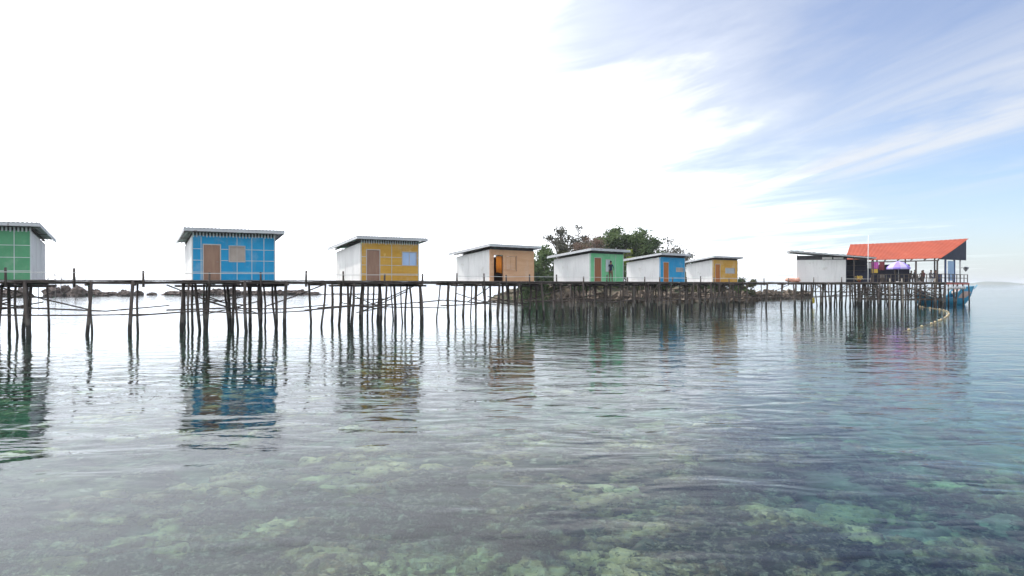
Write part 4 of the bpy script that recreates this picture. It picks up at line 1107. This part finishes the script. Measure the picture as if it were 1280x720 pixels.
tree('island_tree', 'open airy grey tree, leftmost of the tall ones on the island', 703, 110, 279, 2.4, 60, 'leaf_grey', 'bark_pale', seed=3, clumps=17, low=0.5, leaf=0.2)
tree('island_tree', 'airy grey tree beside the leftmost tall tree, its crown the highest', 727, 112, 278, 2.1, 62, 'leaf_grey', 'bark_pale', seed=4, clumps=15, low=0.5, leaf=0.2)
tree('island_tree', 'olive bushy tree above the white wall of the mint hut', 716, 108, 292, 3.2, 130, 'leaf_mid', seed=5, clumps=12, low=0.3)
tree('dry_tree', 'dry brown leafless tree between the airy and the dense green trees', 742, 104, 289, 2.8, 100, 'leaf_dry', 'bark_pale', seed=6, clumps=13, low=0.35, leaf=0.14)
tree('island_tree', 'dense dark green tree, tallest of the dense ones', 755, 111, 278.5, 2.9, 200, 'leaf_dark', seed=7, clumps=15, low=0.35)
tree('island_tree', 'broad dense dark green tree in the middle of the island', 776, 112, 281.5, 3.4, 210, 'leaf_dark', seed=8, clumps=20, low=0.3)
tree('island_tree', 'dense dark green tree right of the lime green shrub', 796, 112, 285, 3.1, 190, 'leaf_dark', seed=9, clumps=16, low=0.3)
tree('island_tree', 'dense dark tree sloping down above the far blue hut', 813, 110, 292, 2.7, 170, 'leaf_dark', seed=10, clumps=13, low=0.25)
tree('lime_shrub', 'small lime green leafy crown among the dense dark trees', 785, 104, 299, 1.1, 90, 'leaf_lime', seed=11, clumps=6, low=0.55)
tree('island_tree', 'thin wispy tree leaning out above the far blue hut', 831, 112, 292, 2.3, 34, 'leaf_grey', 'bark_pale', seed=12, clumps=12, low=0.55, leaf=0.18)
tree('island_tree', 'small thin tree right of the wispy tree', 843, 112, 302, 1.9, 34, 'leaf_grey', 'bark_pale', seed=13, clumps=9, low=0.4, leaf=0.18)
tree('island_tree', 'low grey bush between the far blue and far yellow huts', 859, 112, 311, 1.7, 40, 'leaf_grey', 'bark_pale', seed=14, clumps=9, low=0.2, leaf=0.2)
tree('island_shrub', 'dark green shrub behind the right side of the far yellow hut', 926, 98, 338, 1.2, 110, 'leaf_dark', seed=15, clumps=8, low=0.1, group='shrubs on the island shore', cat='shrub')
tree('island_shrub', 'low olive shrub beside the far yellow hut, the rightmost plant', 935, 100, 346, 1.3, 90, 'leaf_mid', seed=16, clumps=8, low=0.1, group='shrubs on the island shore', cat='shrub')
for i, (px_, Z, tp) in enumerate(((700,104,330),(725,103,332),(750,102,328),(775,102,330),(800,101,328),(830,101,330),(855,100,332),(880,100,334),(905,99,336))):
    tree('island_shrub', ('dark green shrub' if i % 2 else 'olive shrub')+' growing low on the island behind the row of huts', px_, Z, tp, 2.0, 100, 'leaf_dark' if i % 2 else 'leaf_mid', seed=30+i, clumps=8, low=0.1, group='shrubs behind the huts', cat='shrub')

# distant hill on the horizon
X0, X1, ZH = (1185-640)/F*3200, (1300-640)/F*3200, 3200
def hill_h(X, Y):
    t = (X-(X0+X1)/2)/((X1-X0)/2); r_ = np.sqrt(t*t+((Y-ZH)/180.0)**2)
    return -4+ (15*(1-sstep(0.0,1.0,r_)))*(0.7+0.7*fbm(X*0.012,Y*0.012,4,4))
tag(sheet('hill', np.linspace(X0,X1,90), np.linspace(ZH-180,ZH+180,40), hill_h, M['hill']), kind='structure')

# thin sea haze
hz_ = MB(); hz_.box((-4600,-1800,-15.5),(4600,8200,24))
hm_ = bpy.data.materials.new('thin_sea_haze'); hm_.use_nodes = True; ht = hm_.node_tree; ht.nodes.clear()
ho = ht.nodes.new('ShaderNodeOutputMaterial'); pvn = ht.nodes.new('ShaderNodeVolumePrincipled'); ht.links.new(pvn.outputs[0], ho.inputs['Volume'])
pvn.inputs['Color'].default_value = (0.90,0.95,1,1); pvn.inputs['Density'].default_value = 0.00022; pvn.inputs['Anisotropy'].default_value = 0.0
tag(hz_.build('haze', hm_), kind='stuff')

# ------------------------------------------------------------------ sky, sun, camera
SUN_AZ, SUN_EL = R(-58), R(50)     # azimuth measured from straight ahead, towards the right
sdir = Vector((math.sin(SUN_AZ)*math.cos(SUN_EL), math.cos(SUN_AZ)*math.cos(SUN_EL), math.sin(SUN_EL)))
wd = bpy.data.worlds.new('World'); scene.world = wd; wd.use_nodes = True
t = wd.node_tree; t.nodes.clear(); g = NT(t)
out = g.n('ShaderNodeOutputWorld'); bg = g.n('ShaderNodeBackground'); t.links.new(bg.outputs[0], out.inputs[0])
sky = g.n('ShaderNodeTexSky', sky_type='NISHITA', sun_disc=False)
sky.sun_elevation = SUN_EL; sky.sun_rotation = SUN_AZ
sky.air_density = 1.0; sky.dust_density = 0.7; sky.ozone_density = 2.2
dirv = g.n('ShaderNodeTexCoord').outputs['Generated']
sp = g.n('ShaderNodeSeparateXYZ'); t.links.new(dirv, sp.inputs[0]); X, Y, Z = sp.outputs
zc = g.math('ADD', g.math('MAXIMUM', Z, 0.0), 0.06)
cu = g.n('ShaderNodeCombineXYZ'); g.put(cu.inputs[0], g.math('DIVIDE', X, zc)); g.put(cu.inputs[1], g.math('DIVIDE', Y, zc)); uv = cu.outputs[0]
def lin(a, b, c): return g.math('ADD', g.math('ADD', g.math('MULTIPLY', X, a), g.math('MULTIPLY', Y, b)), g.math('MULTIPLY', Z, c))
streak = g.noise(g.mapping(g.mapping(uv, rot=(0,0,R(-14))), scl=(1.9,0.36,1)), 1.0, 7, 0.60, 0.8)
puff = g.noise(g.mapping(g.mapping(uv, rot=(0,0,R(-32))), loc=(3,1,0), scl=(1.5,0.55,1)), 1.0, 7, 0.62, 0.5)
edge = g.math('ADD', lin(-1.0,0.355,-0.68), g.math('MULTIPLY', g.math('SUBTRACT', puff, 0.5), 0.80))
bank = g.remap(edge, -0.24, 0.12)
veil = g.remap(edge, -0.50, 0.05)
bA = g.remap(g.math('ABSOLUTE', lin(0.335,0.05,-0.942)), 0.0, 0.10, 1.0, 0.0)
bB = g.remap(g.math('ABSOLUTE', g.math('ADD', lin(0.264,0.042,-0.963), g.math('MULTIPLY', g.math('SUBTRACT', puff, 0.5), 0.06))), 0.0, 0.040, 1.0, 0.0)
bC = g.remap(g.math('ABSOLUTE', lin(0.20,0.02,-0.97)), 0.0, 0.04, 1.0, 0.0)
bands = g.math('MAXIMUM', g.math('MULTIPLY', bA, 0.75), g.math('MAXIMUM', bB, g.math('MULTIPLY', bC, 0.4)))
wisp = g.math('MULTIPLY', g.remap(streak, 0.34, 0.64), g.math('ADD', g.math('MULTIPLY', bands, 0.74), 0.12))
lowh = g.remap(Z, 0.0, 0.17, 0.48, 0.0)
cover = g.math('MAXIMUM', bank, g.math('MAXIMUM', wisp, g.math('MAXIMUM', lowh, g.math('MULTIPLY', veil, 0.62))), clamp=True)
back = g.remap(Y, 0.15, -0.35)           # unseen bright cloud added behind the camera to light the hut fronts
cover = g.math('MAXIMUM', cover, g.math('MULTIPLY', back, 0.75), clamp=True)
dn = g.n('ShaderNodeVectorMath', operation='DOT_PRODUCT'); t.links.new(dirv, dn.inputs[0]); dn.inputs[1].default_value = sdir
glow = g.math('POWER', g.math('MAXIMUM', dn.outputs['Value'], 0.0), 4.0)
lum = g.math('ADD', g.math('ADD', g.math('MULTIPLY', glow, 1.7), g.math('MULTIPLY', bank, 0.17)), 0.70)
lum = g.math('ADD', lum, g.math('MULTIPLY', back, 0.50))
lum = g.math('ADD', lum, g.math('MULTIPLY', bank, g.remap(Z, 0.03, 0.24, 0.75, 0.0)))
cc = g.n('ShaderNodeCombineColor'); g.put(cc.inputs[0], g.math('MULTIPLY', lum, 0.95)); g.put(cc.inputs[1], g.math('MULTIPLY', lum, 0.98)); g.put(cc.inputs[2], g.math('MULTIPLY', lum, 1.03))
SKY_STR = 0.15
skyc = g.n('ShaderNodeVectorMath', operation='SCALE'); t.links.new(sky.outputs[0], skyc.inputs[0]); skyc.inputs['Scale'].default_value = 1.0
cl10 = g.n('ShaderNodeVectorMath', operation='SCALE'); t.links.new(cc.outputs[0], cl10.inputs[0]); cl10.inputs['Scale'].default_value = 1.0/SKY_STR
g.put(bg.inputs[0], g.mix(cover, g.mix(1.0, skyc.outputs[0], g.mix(g.remap(Z, 0.0, 0.30), c4((0.74,0.85,1.0)), c4((0.95,0.84,0.86))), 'MULTIPLY'), cl10.outputs[0])); bg.inputs[1].default_value = SKY_STR

sl = bpy.data.lights.new('sun', 'SUN'); sl.energy = 3.0; sl.angle = R(1.5); sl.color = (1.0,0.96,0.90)
so = bpy.data.objects.new('sun', sl); COL.objects.link(so); so.rotation_euler = sdir.to_track_quat('Z','Y').to_euler(); so.location = (0,0,30)

cam = bpy.data.cameras.new('camera'); cam.sensor_width = 36; cam.lens = 36*F/1280; cam.clip_start = 0.1; cam.clip_end = 20000
co = bpy.data.objects.new('camera', cam); COL.objects.link(co); co.location = (0,0,HC); co.rotation_euler = (R(90)-math.atan(5/F),0,0)
scene.camera = co
scene.view_settings.view_transform = 'Standard'; scene.view_settings.look = 'None'
scene.view_settings.exposure = 0.4; scene.view_settings.gamma = 1.0
cy = scene.cycles
cy.use_denoising = True; cy.max_bounces = 8; cy.transparent_max_bounces = 12; cy.caustics_reflective = False; cy.caustics_refractive = True
cy.sample_clamp_indirect = 6.0; cy.use_adaptive_sampling = True; cy.adaptive_threshold = 0.01
